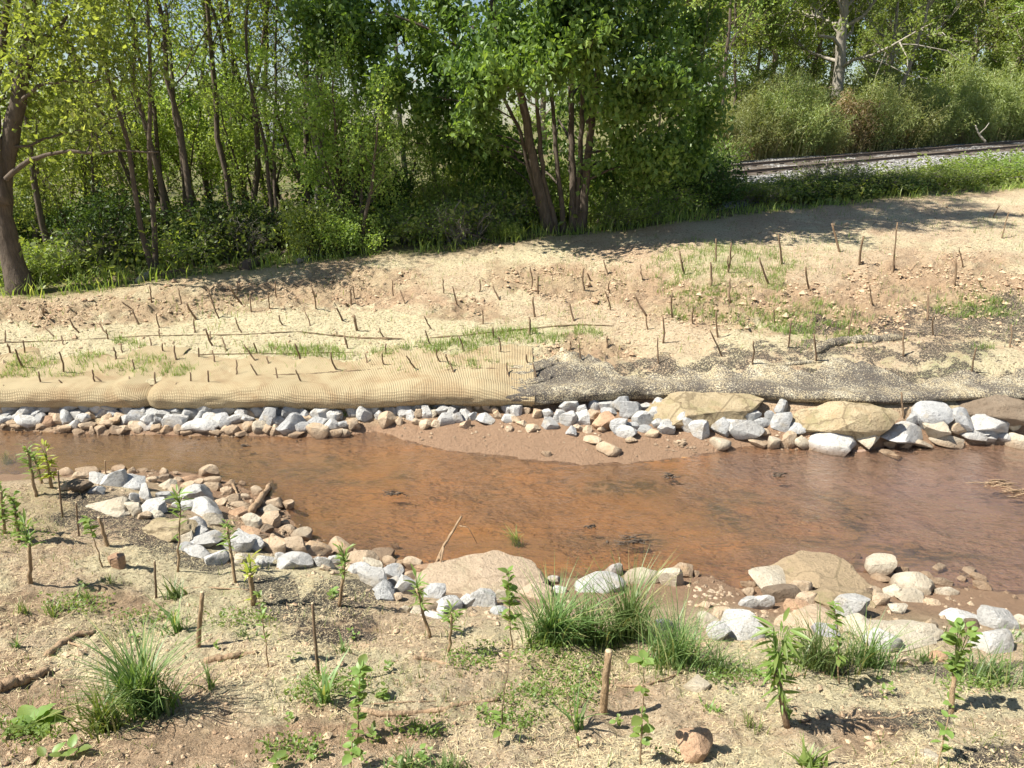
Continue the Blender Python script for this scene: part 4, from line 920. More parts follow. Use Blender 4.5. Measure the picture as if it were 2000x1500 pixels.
# slender woodland trees behind the left of the field (a few shapes, many copies)
VAR = {'slim': gen_tree(1, 8.5, .048, .22, 1.25, 24, 10, 5400, .075, .048, 'dark', 'spring', 1, (20, 65), .03), 'twin': gen_tree(2, 8.0, .055, .20, 1.4, 26, 10, 5600, .075, .048, 'dark', 'spring', 2, (20, 65), .05),
       'trio': gen_tree(3, 9.0, .085, .30, 1.5, 30, 10, 5000, .075, .05, 'dark', 'spring', 3, (25, 65), .05), 'thin': gen_tree(14, 8.6, .042, .25, 1.35, 22, 9, 3400, .072, .046, 'dark', 'spring', 1, (25, 65), .03), 'full': gen_tree(4, 8.0, .14, .16, 2.0, 34, 11, 15000, .11, .075, 'grey', 'brush', 1, (5, 55), .04),
       'bushy': gen_tree(5, 3.4, .09, .18, 1.05, 30, 9, 6200, .075, .05, 'dark', 'spring', 4, (25, 70), .07), 'bare': gen_tree(6, 5.2, .07, .25, 1.3, 26, 14, 900, .06, .04, 'dead', 'spring', 2, (10, 60), .10),
       'broad': gen_tree(7, 10.0, .22, .28, 3.2, 36, 12, 20000, .13, .09, 'pale', 'brush', 1, (5, 60), .07), 'oak': gen_tree(8, 9.0, .16, .14, 2.6, 40, 11, 19000, .13, .09, 'grey', 'brush', 1, (0, 55), .04)}
TREES = [('thin', 105, 10.6, .95, 'thin dark tree standing just behind the leaning tree'), ('thin', 200, 13.5, 1.05, 'leafy tree deeper in the left woods between thin trunks'), ('twin', 300, 9.95, .82, 'two stemmed grey tree at the field edge above the pale wood chunk'),
         ('thin', 385, 11.6, 1.05, 'tall slim tree right of the two stemmed grey tree'), ('trio', 358, 12.6, .8, 'three dark stems close together, shaded, left woods'), ('trio', 462, 12.8, 1.0, 'clump of three tall straight dark stems left of the fallen log'),
         ('twin', 545, 11.7, .75, 'pale trunked tree standing behind the fallen dark log'), ('slim', 600, 13.0, 1.0, 'slim bright green tree behind the brown thicket'), ('twin', 530, 15.5, 1.2, 'tall bright crown rising to the sky gap left of the maple'), ('thin', 20, 13.0, .95, 'leafy tree behind the leaning tree at the left edge'),
         ('bushy', 700, 11.15, 0.66, 'bushy bright green small tree with many stems left of the maple'), ('bushy', 655, 11.9, 0.8, 'thin brownish green small tree with slanting stems beside the bushy one'),
         ('bare', 640, 12.4, .85, 'half bare small tree with tangled twigs left of the maple'), ('bare', 770, 15.0, 1.15, 'nearly bare pale twigged tree against the sky gap beside the maple'), ('oak', 850, 17.0, 0.24, 'low rounded green tree behind the gap left of the maple'), ('bushy', 770, 13.4, 0.55, 'dense low tree left behind the maple'),
         ('twin', 1275, 14.6, .7, 'airy two stemmed tree close behind the right side of the maple'), ('oak', 940, 21.0, 0.27, 'sunlit yellow-green tree far behind the maple stems'), ('broad', 1625, 27.5, 1.0, 'broad tree with pale leaning trunk above the bamboo'), ('slim', 1405, 22.0, 1.2, 'tall thin straight dark trunk right of the maple crown'), ('slim', 1432, 25.0, 1.2, 'second thin straight trunk beside the tall dark one'),
         ('oak', 1760, 33.0, .85, 'rounded green tree on the hill behind the bamboo'), ('oak', 1880, 37.0, 1.0, 'big leafy tree on the hill at the upper right'), ('full', 1980, 34.0, 1.1, 'dense tree at the right edge on the hill'), ('bare', 1720, 27.5, 1.5, 'grey leafless twiggy tree beside the broad pale trunked one'), ('oak', 1500, 34.0, .9, 'green tree filling behind the bamboo left of the broad tree'),
         ('full', 1560, 30.0, .8, 'dark green tree behind the left bamboo'), ('thin', 90, 19.0, 1.1, 'far leafy tree in the left corner of the woods'), ('oak', 330, 22.0, 0.26, 'low dense tree hiding the far roof'), ('oak', 620, 22.0, 0.26, 'low dense tree behind the brown thicket'),
         ('oak', 150, 24.0, 0.28, 'low rounded far tree in the left woods'), ('oak', 1130, 24.0, 0.35, 'green tree seen between the maple stems'), ('oak', 1330, 27.0, .9, 'green tree beyond the maple, left of the bamboo'), ('oak', 760, 26.0, 0.24, 'small far rounded tree under the sky gap'), ('oak', 480, 27.0, 0.3, 'far rounded tree behind the straight stems'), ('oak', 1060, 34.0, .9, 'far tree glimpsed through the middle of the maple'),
         ('bushy', 60, 11.2, 0.6, 'bright small tree right of the leaning trunk'), ('bushy', 170, 11.6, 0.7, 'bright understorey tree behind the low brush at left'), ('bushy', 240, 12.8, 0.85, 'understorey tree left of the two stemmed grey tree'), ('bushy', 345, 13.4, 0.7, 'understorey tree right of the two stemmed grey tree'), ('bushy', 420, 13.8, 0.85, 'understorey tree left of the straight stems'), ('bushy', 510, 13.4, 0.7, 'understorey tree right of the straight stems'), ('bushy', 590, 14.4, 0.9, 'understorey tree behind the pale trunk'), ('bushy', 110, 15.0, 0.85, 'leafy small tree deep in the left woods'), ('bushy', 290, 16.5, 0.75, 'leafy small tree before the far roof'), ('bushy', 400, 17.5, 0.8, 'second leafy small tree before the far roof'), ('bushy', 880, 13.6, 0.45, 'low bright tree in the gap left of the maple'), ('bushy', 960, 14.6, 0.5, 'bright low tree behind the left maple stems'), ('thin', 250, 15.0, 1.1, 'airy tree seen against the sky in the left woods'), ('thin', 440, 17.0, 1.15, 'tall airy tree behind the three straight stems'), ('thin', 480, 14.2, 1.0, 'thin bright sapling right of the three straight stems'), ('thin', 330, 11.0, .9, 'thin bright sapling beside the two stemmed tree'), ('full', 1700, 31.0, .75, 'leafy tree close behind the middle bamboo'), ('full', 1820, 32.0, .8, 'leafy tree on the hillside right of the leafless one'), ('oak', 1620, 38.0, .9, 'wide crown on the hillside behind the broad tree'), ('full', 1930, 33.0, .85, 'leafy tree behind the tall bamboo near the right edge'), ('full', 1470, 29.0, .7, 'leafy tree behind the bamboo at its left end'), ('oak', 1800, 42.0, 1.0, 'far wide crown on the hillside at right'), ('oak', 2000, 40.0, 1.0, 'far wide crown on the hillside by the right edge'), ('oak', 1540, 44.0, 1.0, 'far wide crown behind the left bamboo'), ('full', 2060, 33.0, .9, 'leafy tree at the right picture edge'), ('broad', 2080, 30.0, .9, 'tree just beyond the right edge of the bamboo'), ('thin', -60, 17.0, 1.1, 'dense tree at the far left edge of the woods'), ('oak', 1690, 44.0, 1.1, 'farthest tree on the hill crest behind the leafless one'), ('oak', 1930, 48.0, 1.2, 'farthest crown on the hill at the right'), ('oak', 1400, 42.0, 1.0, 'far tree closing the view right of the maple')]
for v, px, y, s, lb in TREES:
    p = pt_at(px, y)
    put_tree({'thin': 'airy_tree', 'slim': 'slender_tree', 'twin': 'twin_stem_tree', 'trio': 'triple_stem_tree', 'full': 'leafy_tree', 'bushy': 'bushy_tree', 'bare': 'twiggy_tree', 'broad': 'broad_tree', 'oak': 'rounded_tree'}[v], VAR[v], p, rg.uniform(0, 6.28), (s, s, s * rg.uniform(.92, 1.1)), lb, 'tree', 'woodland trees behind the field')

# ------------------------------------------------------------------ shrubs, brush, bamboo
def gen_shrub(seed, H, Wd, stems, leafN, L, W_, leafm, bark='dark', twiggy=6):
    rg = np.random.default_rng(seed); br = MB(); LP = []
    for i in range(stems):
        az, rad = rg.uniform(0, 6.28), Wd * math.sqrt(rg.random())
        e = np.array([math.cos(az) * rad, math.sin(az) * rad, H * rg.uniform(.45, 1.05) * (1 - .35 * rad / Wd)])
        b = np.array([math.cos(az) * rad * .35, math.sin(az) * rad * .35, -.1])
        Q = bez(b, e, rg.uniform(-.05, .2), 6, rg, .05)
        br.tube(Q, np.linspace(.014, .004, 6), 4, cap=False)
        LP.append(twigs_and_leaves(br, Q[1:], None, .008, rg, twiggy, H * .3, leafN // stems, .07))
    return br.mesh('branches', BK[bark]), leaf_mesh('foliage', np.vstack(LP), L, W_, rg, LM[leafm], .2)
def gen_bamboo(seed, H, Wd, culms, leafN, leafm):
    rg = np.random.default_rng(seed); br = MB(); LP = []
    for i in range(culms):
        az, rad = rg.uniform(0, 6.28), Wd * math.sqrt(rg.random()); o_ = np.array([math.cos(az), math.sin(az), 0])
        b = o_ * rad * .55 + [0, 0, -.1]; h = H * math.sqrt(max(.12, 1 - .75 * (rad / Wd) ** 2)) * rg.uniform(.75, 1.08)
        t = np.linspace(0, 1, 8)[:, None]; Q = b + np.array([0, 0, 1]) * h * (t - .12 * t ** 3) + o_ * (rad * .55 * t ** 2) + rg.normal(0, .12, 3) * [1, 1, 0] * t ** 2
        br.tube(Q, np.linspace(.011, .002, 8), 4, cap=False)
        n = leafN // culms; q = rg.uniform(.10, 1.0, n) ** .55 * 7; j = np.minimum(q.astype(int), 6)
        base = Q[j] + (Q[j + 1] - Q[j]) * (q - j)[:, None]
        LP.append(base + rg.normal(0, .10, (n, 3)) * (1.35 - .10 * q[:, None]))
    return br.mesh('culms', BK['culm']), leaf_mesh('foliage', np.vstack(LP), .12, .026, rg, LM[leafm], .35)
def put_shrub(name, data, loc, rz, s, label, cat, group, pn=('branches', 'foliage')):
    e = empty(name, loc, rz); e.scale = s
    for nm, me in zip(pn, data): link(nm, me, e)
    return tag(e, label, cat, group)
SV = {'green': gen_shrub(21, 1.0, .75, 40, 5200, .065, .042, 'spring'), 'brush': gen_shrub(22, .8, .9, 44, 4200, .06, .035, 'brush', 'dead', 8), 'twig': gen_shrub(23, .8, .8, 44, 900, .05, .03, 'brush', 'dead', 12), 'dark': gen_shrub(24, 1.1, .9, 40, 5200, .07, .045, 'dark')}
SH = [('green', 870, 12.3, (.8, .8, 0.80), 'sunlit bush beside the hanging orange tape'), ('green', 1040, 13.4, (.8, .8, 0.90), 'sunlit bush seen between the left maple stems'), ('green', 1130, 13.6, (.8, .8, 0.90), 'sunlit bush seen right behind the maple stems'), ('green', 1240, 13.5, (.9, .8, 0.90), 'sunlit leafy bush right of the maple stems'), ('green', 632, 10.9, (.75, .75, 0.80), 'bright green bush beside the fallen log at the field edge'), ('green', 690, 10.9, (.7, .7, 0.62), 'leafy bush at the foot of the bushy small tree'), ('brush', 780, 11.7, (.9, .8, 0.70), 'scrubby bush left of the pile of dead branches'), ('brush', 840, 11.9, (.9, .8, 0.80), 'scrubby bush behind the dead branches'), ('twig', 900, 11.6, (.9, .8, 0.80), 'brown twiggy brush left of the maple base'),
      ('green', 985, 11.35, (.34, .34, 0.30), 'small bright tuft of leaves at the field edge left of maple'), ('brush', 940, 12.2, (1, .9, 1.00), 'green brush just left of the maple base'), ('brush', 1010, 12.8, (1, .9, 1.10), 'green brush directly behind the maple base on its left'), ('brush', 1180, 12.9, (.9, .9, 0.90), 'green brush directly behind the maple base on its right'), ('brush', 1215, 12.35, (.9, .7, 0.60), 'low bush right of the maple base'),
      ('brush', 1290, 12.9, (1, .8, 0.70), 'scrubby bush at the field edge under the right side of the maple'), ('dark', 1370, 13.3, (1, .8, 0.75), 'dark bush at the left end of the brush strip'), ('brush', 1430, 13.9, (1.1, .8, 0.46), 'brush clump in front of the left end of the ballast'), ('twig', 1475, 13.8, (1.0, .8, 0.41), 'twiggy brush below the visible stretch of ballast'), ('brush', 1520, 14.1, (1.1, .8, 0.43), 'brush clump below the grey ballast, second from its end'),
      ('brush', 1585, 14.5, (1.1, .9, 0.54), 'tall brush clump hiding part of the ballast'), ('twig', 1620, 14.9, (1.2, .9, 0.88), 'pale dry twiggy bush reaching up to the rail'), ('brush', 1665, 14.8, (1.1, .9, 0.65), 'green bush right of the pale dry twigs'), ('dark', 1600, 14.0, (1.0, .7, 0.33), 'low dark brush at the field edge below the dry twigs'), ('brush', 1735, 15.1, (1.1, .9, 0.47), 'brush clump in the middle of the right hand strip'),
      ('dark', 1700, 14.6, (1.0, .7, 0.26), 'low dark brush right of the field edge dirt heap'), ('twig', 1780, 15.2, (1.0, .8, 0.46), 'grey twigs between two brush clumps on the right'), ('brush', 1830, 15.5, (1.2, .9, 0.50), 'full green brush clump near the right end'), ('brush', 1900, 15.8, (1.2, .9, 0.66), 'large green brush clump second from the right edge'), ('brush', 1975, 16.1, (1.3, .9, 0.72), 'large green brush clump at the right edge'),
      ('brush', 2060, 16.3, (1.3, .9, 0.66), 'brush clump beyond the right edge'), ('brush', 60, 10.0, (.9, .8, 0.60), 'low green brush right of the leaning trunk'), ('brush', 130, 10.2, (.9, .8, 0.65), 'low green brush under the thin trunks at left'), ('twig', 200, 10.6, (1, .9, 0.90), 'shaded twiggy brush left of the two stemmed tree'), ('dark', 230, 11.0, (1, .9, 0.90), 'dark bush behind the left twiggy brush'), ('brush', 350, 10.8, (1, .9, 0.70), 'low brush right of the two stemmed tree'),
      ('dark', 420, 11.2, (1, .9, 0.80), 'dark bush left of the three straight stems'), ('twig', 480, 11.3, (1, .9, 0.90), 'twiggy brush in front of the three straight stems'), ('brush', 560, 12.2, (1, .9, 0.90), 'brush behind the fallen dark log'), ('dark', 20, 11.4, (1, .9, 0.90), 'dark bush behind the leaning trunk'), ('brush', 300, 12.5, (1.2, 1, 1.00), 'leafy brush deeper in the left woods'), ('brush', 130, 12.5, (1.2, 1, 1.10), 'leafy brush behind the thin trunks at left'),
      ('dark', 720, 13.5, (1.2, 1, 1.10), 'dark brush behind the bushy small tree'), ('brush', 880, 14.5, (1.3, 1, 1.20), 'green thicket seen through the gap left of the maple'), ('brush', 960, 15.5, (1.3, 1, 1.30), 'green thicket behind the left maple stems'), ('brush', 1080, 15.0, (1.3, 1, 1.30), 'green thicket seen between the maple stems'), ('brush', 1250, 15.2, (1.3, 1, 1.20), 'green thicket right of the maple stems'), ('brush', 1350, 16.0, (1.3, 1, 1.10), 'thicket left of the railway end')]
rg = np.random.default_rng(9)
for v, px, y, s, lb in SH:
    yy = max(y, float(tl_y(pt_at(px, y)[0])) + .25) if y < 15 else y
    put_shrub({'green': 'leafy_bush', 'brush': 'brush_clump', 'twig': 'twiggy_bush', 'dark': 'dark_bush'}[v], SV[v], pt_at(px, yy), rg.uniform(0, 6.28), s, lb, 'bush', 'bushes and brush along the field edge')
BV = [gen_bamboo(31, 2.2, 1.15, 80, 8500, 'bamboo'), gen_bamboo(32, 2.0, 1.1, 70, 7500, 'bamboo'), gen_bamboo(33, 1.5, .7, 50, 3200, 'dry')]
BB = [(0, 1400, 20.5, .8, 'short green bamboo clump at the left end of the row'), (2, 1405, 19.3, .9, 'dry tan bamboo clump at the left end by the rail'), (1, 1465, 22.0, 1.0, 'green bamboo clump second from the left end'), (0, 1530, 22.5, 1.1, 'tall bright bamboo clump left of the pale trunk'), (2, 1490, 20.6, .7, 'dry bamboo with bare culms left of the dark gap'), (1, 1580, 22.6, 1.0, 'bamboo clump right below the pale trunk'),
      (2, 1660, 24.0, 1.35, 'tall straw coloured bamboo plume right of the pale trunk'), (0, 1690, 24.0, 1.15, 'large bamboo clump in the middle of the row'), (1, 1745, 24.6, 1.15, 'pale green bamboo clump with dark base right of middle'), (2, 1610, 21.6, .75, 'low dry bamboo at the rail in the middle'), (0, 1800, 25.4, 1.1, 'bamboo clump third from the right edge'), (2, 1755, 23.2, .7, 'brown low bamboo below the pale green clump'),
      (1, 1865, 26.5, 1.2, 'bamboo clump second from the right edge'), (0, 1930, 27.5, 1.3, 'tall bamboo clump near the right edge'), (1, 1995, 28.0, 1.4, 'tallest bamboo clump at the right edge'), (0, 2070, 28.6, 1.4, 'bamboo clump beyond the right edge'), (2, 1850, 25.0, .6, 'short dry canes by the rail near the white branch'), (1, 1630, 26.0, 1.1, 'bamboo clump behind the straw coloured plume'), (0, 1480, 25.5, 1.3, 'bamboo clump farther back at left'), (0, 1700, 28.0, 1.5, 'tall bamboo clump on the slope behind the middle of the row'), (1, 1780, 29.0, 1.5, 'pale bamboo clump on the slope right of middle'), (0, 1860, 30.5, 1.6, 'bamboo clump on the slope behind the short canes'), (1, 1950, 31.0, 1.7, 'highest bamboo clump on the slope at right'), (0, 1560, 26.5, 1.4, 'bamboo clump on the slope left of the pale trunk'), (1, 2030, 31.0, 1.7, 'bamboo clump on the slope at the picture edge')]
for v, px, y, s, lb in BB:
    p = pt_at(px, y); _, d = rail_coords(p[0], p[1])
    while d > -2.2: y += .3; p = pt_at(px, y); _, d = rail_coords(p[0], p[1])
    put_shrub('bamboo_clump', BV[v], p, rg.uniform(0, 6.28), (s, s, s * rg.uniform(.85, 1.15)), lb, 'bamboo', 'bamboo growing along the railway', ('culms', 'foliage'))

# ------------------------------------------------------------------ railway
def rust_mat():
    t = NT('rusted_rail'); n = t.noise(t.pos(), 30, 4)
    return t.out(t.mix(n, (.10, .075, .06), (.19, .14, .11)), .7)
M['rail'] = rust_mat(); M['tie'] = bark_mat('weathered_sleeper', (.09, .075, .06), (.17, .14, .115), 25)
slope_r = (RB[2] - RA[2]) / RL
trk = empty('railway_track', (RA[0], RA[1], RA[2]), math.atan2(RD[1], RD[0])); trk.rotation_euler = (0, -math.atan(slope_r), math.atan2(RD[1], RD[0]))
prof = [(-.07, 0), (.07, 0), (.07, .015), (.012, .03), (.012, .10), (.035, .112), (.035, .145), (-.035, .145), (-.035, .112), (-.012, .10), (-.012, .03), (-.07, .015)]
for sy in (-.7175, .7175):
    V = [(x_, sy + a_, .015 + b_ * .45) for x_ in (-1.0, RL + 10) for a_, b_ in prof]; n = len(prof)
    F = [(i, (i + 1) % n, n + (i + 1) % n, n + i) for i in range(n)]
    me = bpy.data.meshes.new('rail'); me.from_pydata(V, [], F + [tuple(range(n))[::-1], tuple(range(n, 2 * n))]); me.materials.append(M['rail'])
    link('rail', me, trk)
bm = bmesh.new(); bmesh.ops.create_cube(bm, size=1); bmesh.ops.scale(bm, vec=(.22, 2.5, .16), verts=bm.verts); bmesh.ops.bevel(bm, geom=bm.edges[:], offset=.012, segments=1)
tie = bpy.data.meshes.new('sleeper'); bm.to_mesh(tie); bm.free(); tie.materials.append(M['tie'])
for k in range(int((RL + 10) / .55)): link('sleeper', tie, trk, (-.8 + k * .55, 0, -.07))
tag(trk, 'rusted railway track on pale ballast in front of the bamboo', 'railway')

# ------------------------------------------------------------------ logs, dead wood, far building
def stick(name, pts, wpx, mat, label, cat='branch', lift=.4, forks=(), group=None, ycoord=None, k=8):
    P = []
    for q in pts:
        g = ground(*q[:2]) if len(q) == 2 else at_y(q[0], q[1], q[2]); P.append(g)
    P = np.array(P); t = np.linspace(0, len(P) - 1, 16)
    Q = np.stack([np.interp(t, range(len(P)), P[:, i]) for i in range(3)], -1)
    rg_ = np.random.default_rng(len(label)); dep = depth_of(Q[0]); r = wpx * .5 / FPX * dep
    Q[1:-1] += rg_.normal(0, r * .18, (14, 3)); Q[:, 2] += r * lift
    m = MB(); m.tube(Q, r * np.linspace(1.05, .6, 16), k, wob=.3)
    for fpts, fw in forks:
        Fp = np.array([ground(*q[:2]) if len(q) == 2 else at_y(q[0], q[1], q[2]) for q in fpts]); Fp[:, 2] += r * lift
        m.tube(Fp, np.linspace(fw, fw * .4, len(Fp)) * .5 / FPX * dep, 6, wob=.2)
    o = link(name, m.mesh(name, mat)); return tag(o, label, cat, group)
stick('fallen_log', [(478, 527), (520, 508), (560, 497), (590, 492)], 24, BK['dark'], 'thick dark fallen log lying at the field edge', 'log', .35)
stick('fallen_log', [(580, 514), (612, 503), (645, 497)], 11, BK['dead'], 'pale thin log beside the bright green bush', 'log', .4)
stick('wood_chunk', [(272, 552), (284, 545), (292, 538)], 15, BK['pale'], 'pale wood chunk at the foot of the two stemmed tree', 'log', .4)
yb_ = float(ground(330, 545)[1])
stick('dead_branch', [(310, 540, yb_), (330, 531, yb_ + .1), (350, 527, yb_ + .2), (375, 534, yb_ + .2)], 5, BK['dark'], 'dark arched dead branch low at the left field edge', 'branch', 0)
yb_ = float(ground(800, 490)[1]) + .5
stick('dead_branch', [(790, 470, yb_), (860, 440, yb_), (920, 410, yb_ + .4), (960, 396, yb_ + .6)], 6, BK['dead'], 'long grey dead branch rising toward the maple base', 'branch', 0, [([(860, 440, yb_), (880, 420, yb_), (900, 390, yb_)], 4), ([(920, 410, yb_ + .4), (960, 420, yb_ + .4)], 3)])
stick('dead_branch', [(800, 480, yb_), (850, 462, yb_), (900, 452, yb_), (960, 470, yb_ - .1)], 5, BK['dark'], 'dark dead branch lying across the brush pile', 'branch', 0, [([(850, 462, yb_), (870, 440, yb_)], 3)])
yb_ = 22.5
stick('white_branch', [(1925, 277, yb_), (1912, 262, yb_), (1905, 245, yb_)], 4, BK['pale'], 'bleached white branch standing by the rail at right', 'branch', 0, [([(1912, 262, yb_), (1925, 250, yb_), (1932, 240, yb_)], 3)])
m = MB(); yb_ = 13.4; P = np.array([at_y(951, 414, yb_), at_y(951, 402, yb_), at_y(950, 390, yb_)]); m.tube(P, .02, 6)
tape = NT('orange_tape').out((.75, .16, .05), .6)
tag(link('flagging_tape', m.mesh('flagging_tape', tape)), 'strip of orange flagging tape hanging in the brush left of the maple', 'tape')
t = NT('grey_roof_shingles'); n_ = t.noise(t.pos(), 8, 4); M['roof'] = t.out(t.mix(n_, (.10, .10, .105), (.17, .17, .175)), .9)
M['wall'] = NT('pale_siding').out((.50, .50, .48), .8)
bx, by = pt_at(360, 46)[0], 46.0
hb = empty('long_building', (bx, by, 1.6))
def boxmesh(nm, lo, hi, mat):
    lo, hi = np.array(lo, float), np.array(hi, float)
    V = [(x_, y_, z_) for x_ in (lo[0], hi[0]) for y_ in (lo[1], hi[1]) for z_ in (lo[2], hi[2])]
    me = bpy.data.meshes.new(nm); me.from_pydata(V, [], [(0, 1, 3, 2), (4, 6, 7, 5), (0, 4, 5, 1), (2, 3, 7, 6), (0, 2, 6, 4), (1, 5, 7, 3)]); me.materials.append(mat); return me
link('wall', boxmesh('wall', (-8, -4, -1.5), (6, 4, .15), M['wall']), hb)
me = bpy.data.meshes.new('roof'); me.from_pydata([(-8.5, -4.6, .05), (6.5, -4.6, .05), (6.5, 0, 1.25), (-8.5, 0, 1.25), (-8.5, 4.6, .05), (6.5, 4.6, .05), (-8.5, -4.6, .2), (6.5, -4.6, .2), (6.5, 0, 1.4), (-8.5, 0, 1.4), (-8.5, 4.6, .2), (6.5, 4.6, .2)], [],
    [(0, 1, 2, 3), (3, 2, 5, 4), (6, 9, 8, 7), (9, 10, 11, 8), (0, 6, 7, 1), (4, 5, 11, 10), (0, 3, 9, 6), (3, 4, 10, 9), (1, 7, 8, 2), (2, 8, 11, 5)]); me.materials.append(M['roof'])
link('roof', me, hb)
tag(hb, 'long low building with grey roof glimpsed through the left woods', 'building')

# ------------------------------------------------------------------ undergrowth on the woodland floor
rg = np.random.default_rng(404)
def blades(base, hgt, wid, rg, bend=.5, seg=3):
    n = len(base); az = rg.uniform(0, 6.283, n); d = np.stack([np.cos(az), np.sin(az), 0 * az], -1); s = np.stack([-np.sin(az), np.cos(az), 0 * az], -1)
    h = np.asarray(hgt)[:, None]; w = np.asarray(wid)[:, None]; bd = rg.uniform(.2, 1.0, (n, 1)) * bend
    rows = []
    for i in range(seg + 1):
        t = i / seg
        c = base + d * (bd * h * t * t) + np.array([0, 0, 1]) * h * (t - .30 * bd * t ** 2)
        ww = w * (1 - t ** 1.6) * .5 + w * .03
        rows += [c - s * ww, c + s * ww]
    V = np.stack(rows, 1); k = 2 * (seg + 1)
    F = np.concatenate([np.stack([np.arange(n) * k + 2 * i, np.arange(n) * k + 2 * i + 1, np.arange(n) * k + 2 * i + 3, np.arange(n) * k + 2 * i + 2], -1) for i in range(seg)])
    a = np.tile(rg.random(n), seg)
    return V.reshape(-1, 3), F, a
n = 16000
ux = rg.uniform(-11, 17, n); uy = tl_y(ux) + rg.exponential(1.5, n) - .12
uz = height(ux, uy); s_, d_ = rail_coords(ux, uy); ok = ~((np.abs(d_) < 2.2) & (s_ > -1)) & (fbm(ux * 1.2, uy * 1.2, 6) > .42)
B = np.stack([ux, uy, uz - .02], -1)[ok]
V, F, a = blades(B, rg.uniform(.06, .30, len(B)) * (.5 + fbm(B[:, 0] * 2, B[:, 1] * 2, 19, 3)) * np.where(B[:, 0] > 3.2, .7, 1.0), rg.uniform(.008, .02, len(B)), rg, .9, 2)
tag(link('undergrowth_grass', np_mesh('undergrowth_grass', V, F, [LM['brush']], False, {'rnd': ('FACE', a)})), 'wild grass and weeds under the trees behind the field', 'grass', None, 'stuff')
n = 30000
ux = rg.uniform(-14, 22, n); uy = tl_y(ux) + .15 + rg.exponential(4.5, n)
s_, d_ = rail_coords(ux, uy); ok = ~((np.abs(d_) < 2.3) & (s_ > -1)) & (fbm(ux * .8, uy * .8, 16) > .40)
ux, uy = ux[ok], uy[ok]
P = np.stack([ux, uy, height(ux, uy) + rg.uniform(0, 1, len(ux)) ** 1.5 * (.25 + .7 * fbm(ux * .9, uy * .9, 26)) * np.where(ux > 3.2, .45, 1.0)], -1)
tag(link('undergrowth_leaves', leaf_mesh('undergrowth_leaves', P, .10, .06, rg, LM['brush'], .1)), 'leafy undergrowth covering the woodland floor', 'undergrowth', None, 'stuff')

# ------------------------------------------------------------------ plants on the near bank
def leaf_shape(name, ratio, peak, pleat, mat):
    nx, ny = 9, 5; V = []; 
    for i in range(nx):
        t = i / (nx - 1); w = ratio * (math.sin(math.pi * t ** peak) ** .8) * .5 + .004
        for j in range(ny):
            s = (j / (ny - 1) - .5) * 2
            V.append((t, s * w, .22 * abs(s) * w - .22 * t * t + pleat * (1 if (i % 2) else -1) * abs(s)))
    F = [(i * ny + j, i * ny + j + 1, (i + 1) * ny + j + 1, (i + 1) * ny + j) for i in range(nx - 1) for j in range(ny - 1)]
    V = np.array(V); me = np_mesh(name, V, np.array(F), [mat], True, {'rnd': ('FACE', np.full(len(F), .5))})
    return me
LS = {'willow': leaf_shape('leaf', .17, .85, .0, LM['young']), 'alder': leaf_shape('leaf', .72, .95, .012, LM['young']), 'yellow': leaf_shape('leaf', .19, .85, .0, LM['yellow']), 'pale': leaf_shape('leaf', .5, .8, .0, LM['young']), 'dock': leaf_shape('leaf', .62, .8, .02, LM['young'])}
def add_leaf(par, kind, p, az, el, L, roll, org):
    o = link('leaf', LS[kind], par, Vector(p - org)); o.scale = (L, L, L); o.rotation_euler = (roll, -el, az); return o
rgp = np.random.default_rng(808)
def sapling(base_px, top_px, wpx, kind, zones, label, name='sapling', bark='stakepale', group='saplings and live stakes sprouting on the near bank'):
    """zones: (from, to along the stem, count, leaf length m, mean elevation)"""
    base = ground(*base_px); top = at_y(top_px[0], top_px[1], base[1] + rgp.uniform(-.03, .05)); dep = depth_of(base)
    n = 9; t = np.linspace(-.06, 1, n); P = base + (top - base) * t[:, None]; H = np.linalg.norm(top - base)
    P[1:-1, :2] += rgp.normal(0, .008 * H, (n - 2, 2)); r = wpx * .5 / FPX * dep
    e = empty(name, base)
    m = MB(); m.tube(P - base, r * np.linspace(1.1, .75 if wpx > 5 else .4, n), 9, wob=.12)
    st_ = link('stem', m.mesh('stem', M[bark] if bark in M else BK[bark]), e)
    if wpx > 5:
        mc = MB(); mc.tube([P[-1] - base + [0, 0, -.002], P[-1] - base + [0, 0, .003]], r * .74, 9); link('cut_end', mc.mesh('cut_end', M['cut']), st_)
    shoots = MB(); kL = 1.55 if kind in ('willow', 'yellow') else 1.15 if kind == 'pale' else .95
    for f0, f1, cnt, L, el in zones:
        for i in range(int(cnt * 1.35)):
            f = rgp.uniform(f0, f1); az = i * 2.4 + rgp.uniform(-.5, .5)
            if f <= 1: p = base + (top - base) * f + rgp.normal(0, .002, 3)
            else:                           # a shoot above the cut top carries the leaf
                b0 = top - (top - base) * .03; p = b0 + np.array([math.cos(az) * .16 * (f - 1), math.sin(az) * .16 * (f - 1), (f - 1)]) * H
                if i % 2 == 0: shoots.tube(np.array([b0, (b0 + p) / 2 + [0, 0, .004], p]) - base, [.0022, .0016, .001], 4, cap=False)
            add_leaf(e, kind, p, az, el + rgp.uniform(-.45, .45), kL * L * rgp.uniform(.55, 1.25), rgp.uniform(-.5, .5), base)
    if shoots.V: link('shoots', shoots.mesh('shoots', LM['young']), e)
    return tag(e, label, 'sapling', group)
sapling((71, 968), (54, 885), 6, 'willow', [(.35, 1.25, 45, 0.041, .5)], 'leafy green willow sapling, leftmost of the three by the water')
sapling((82, 944), (69, 900), 6, 'willow', [(.3, 1.4, 27, 0.037, .5)], 'shorter green sapling between two others by the left water edge')
sapling((101, 952), (92, 900), 6, 'yellow', [(.3, 1.6, 57, 0.044, .3)], 'yellow-green willow sapling beside the water at left')
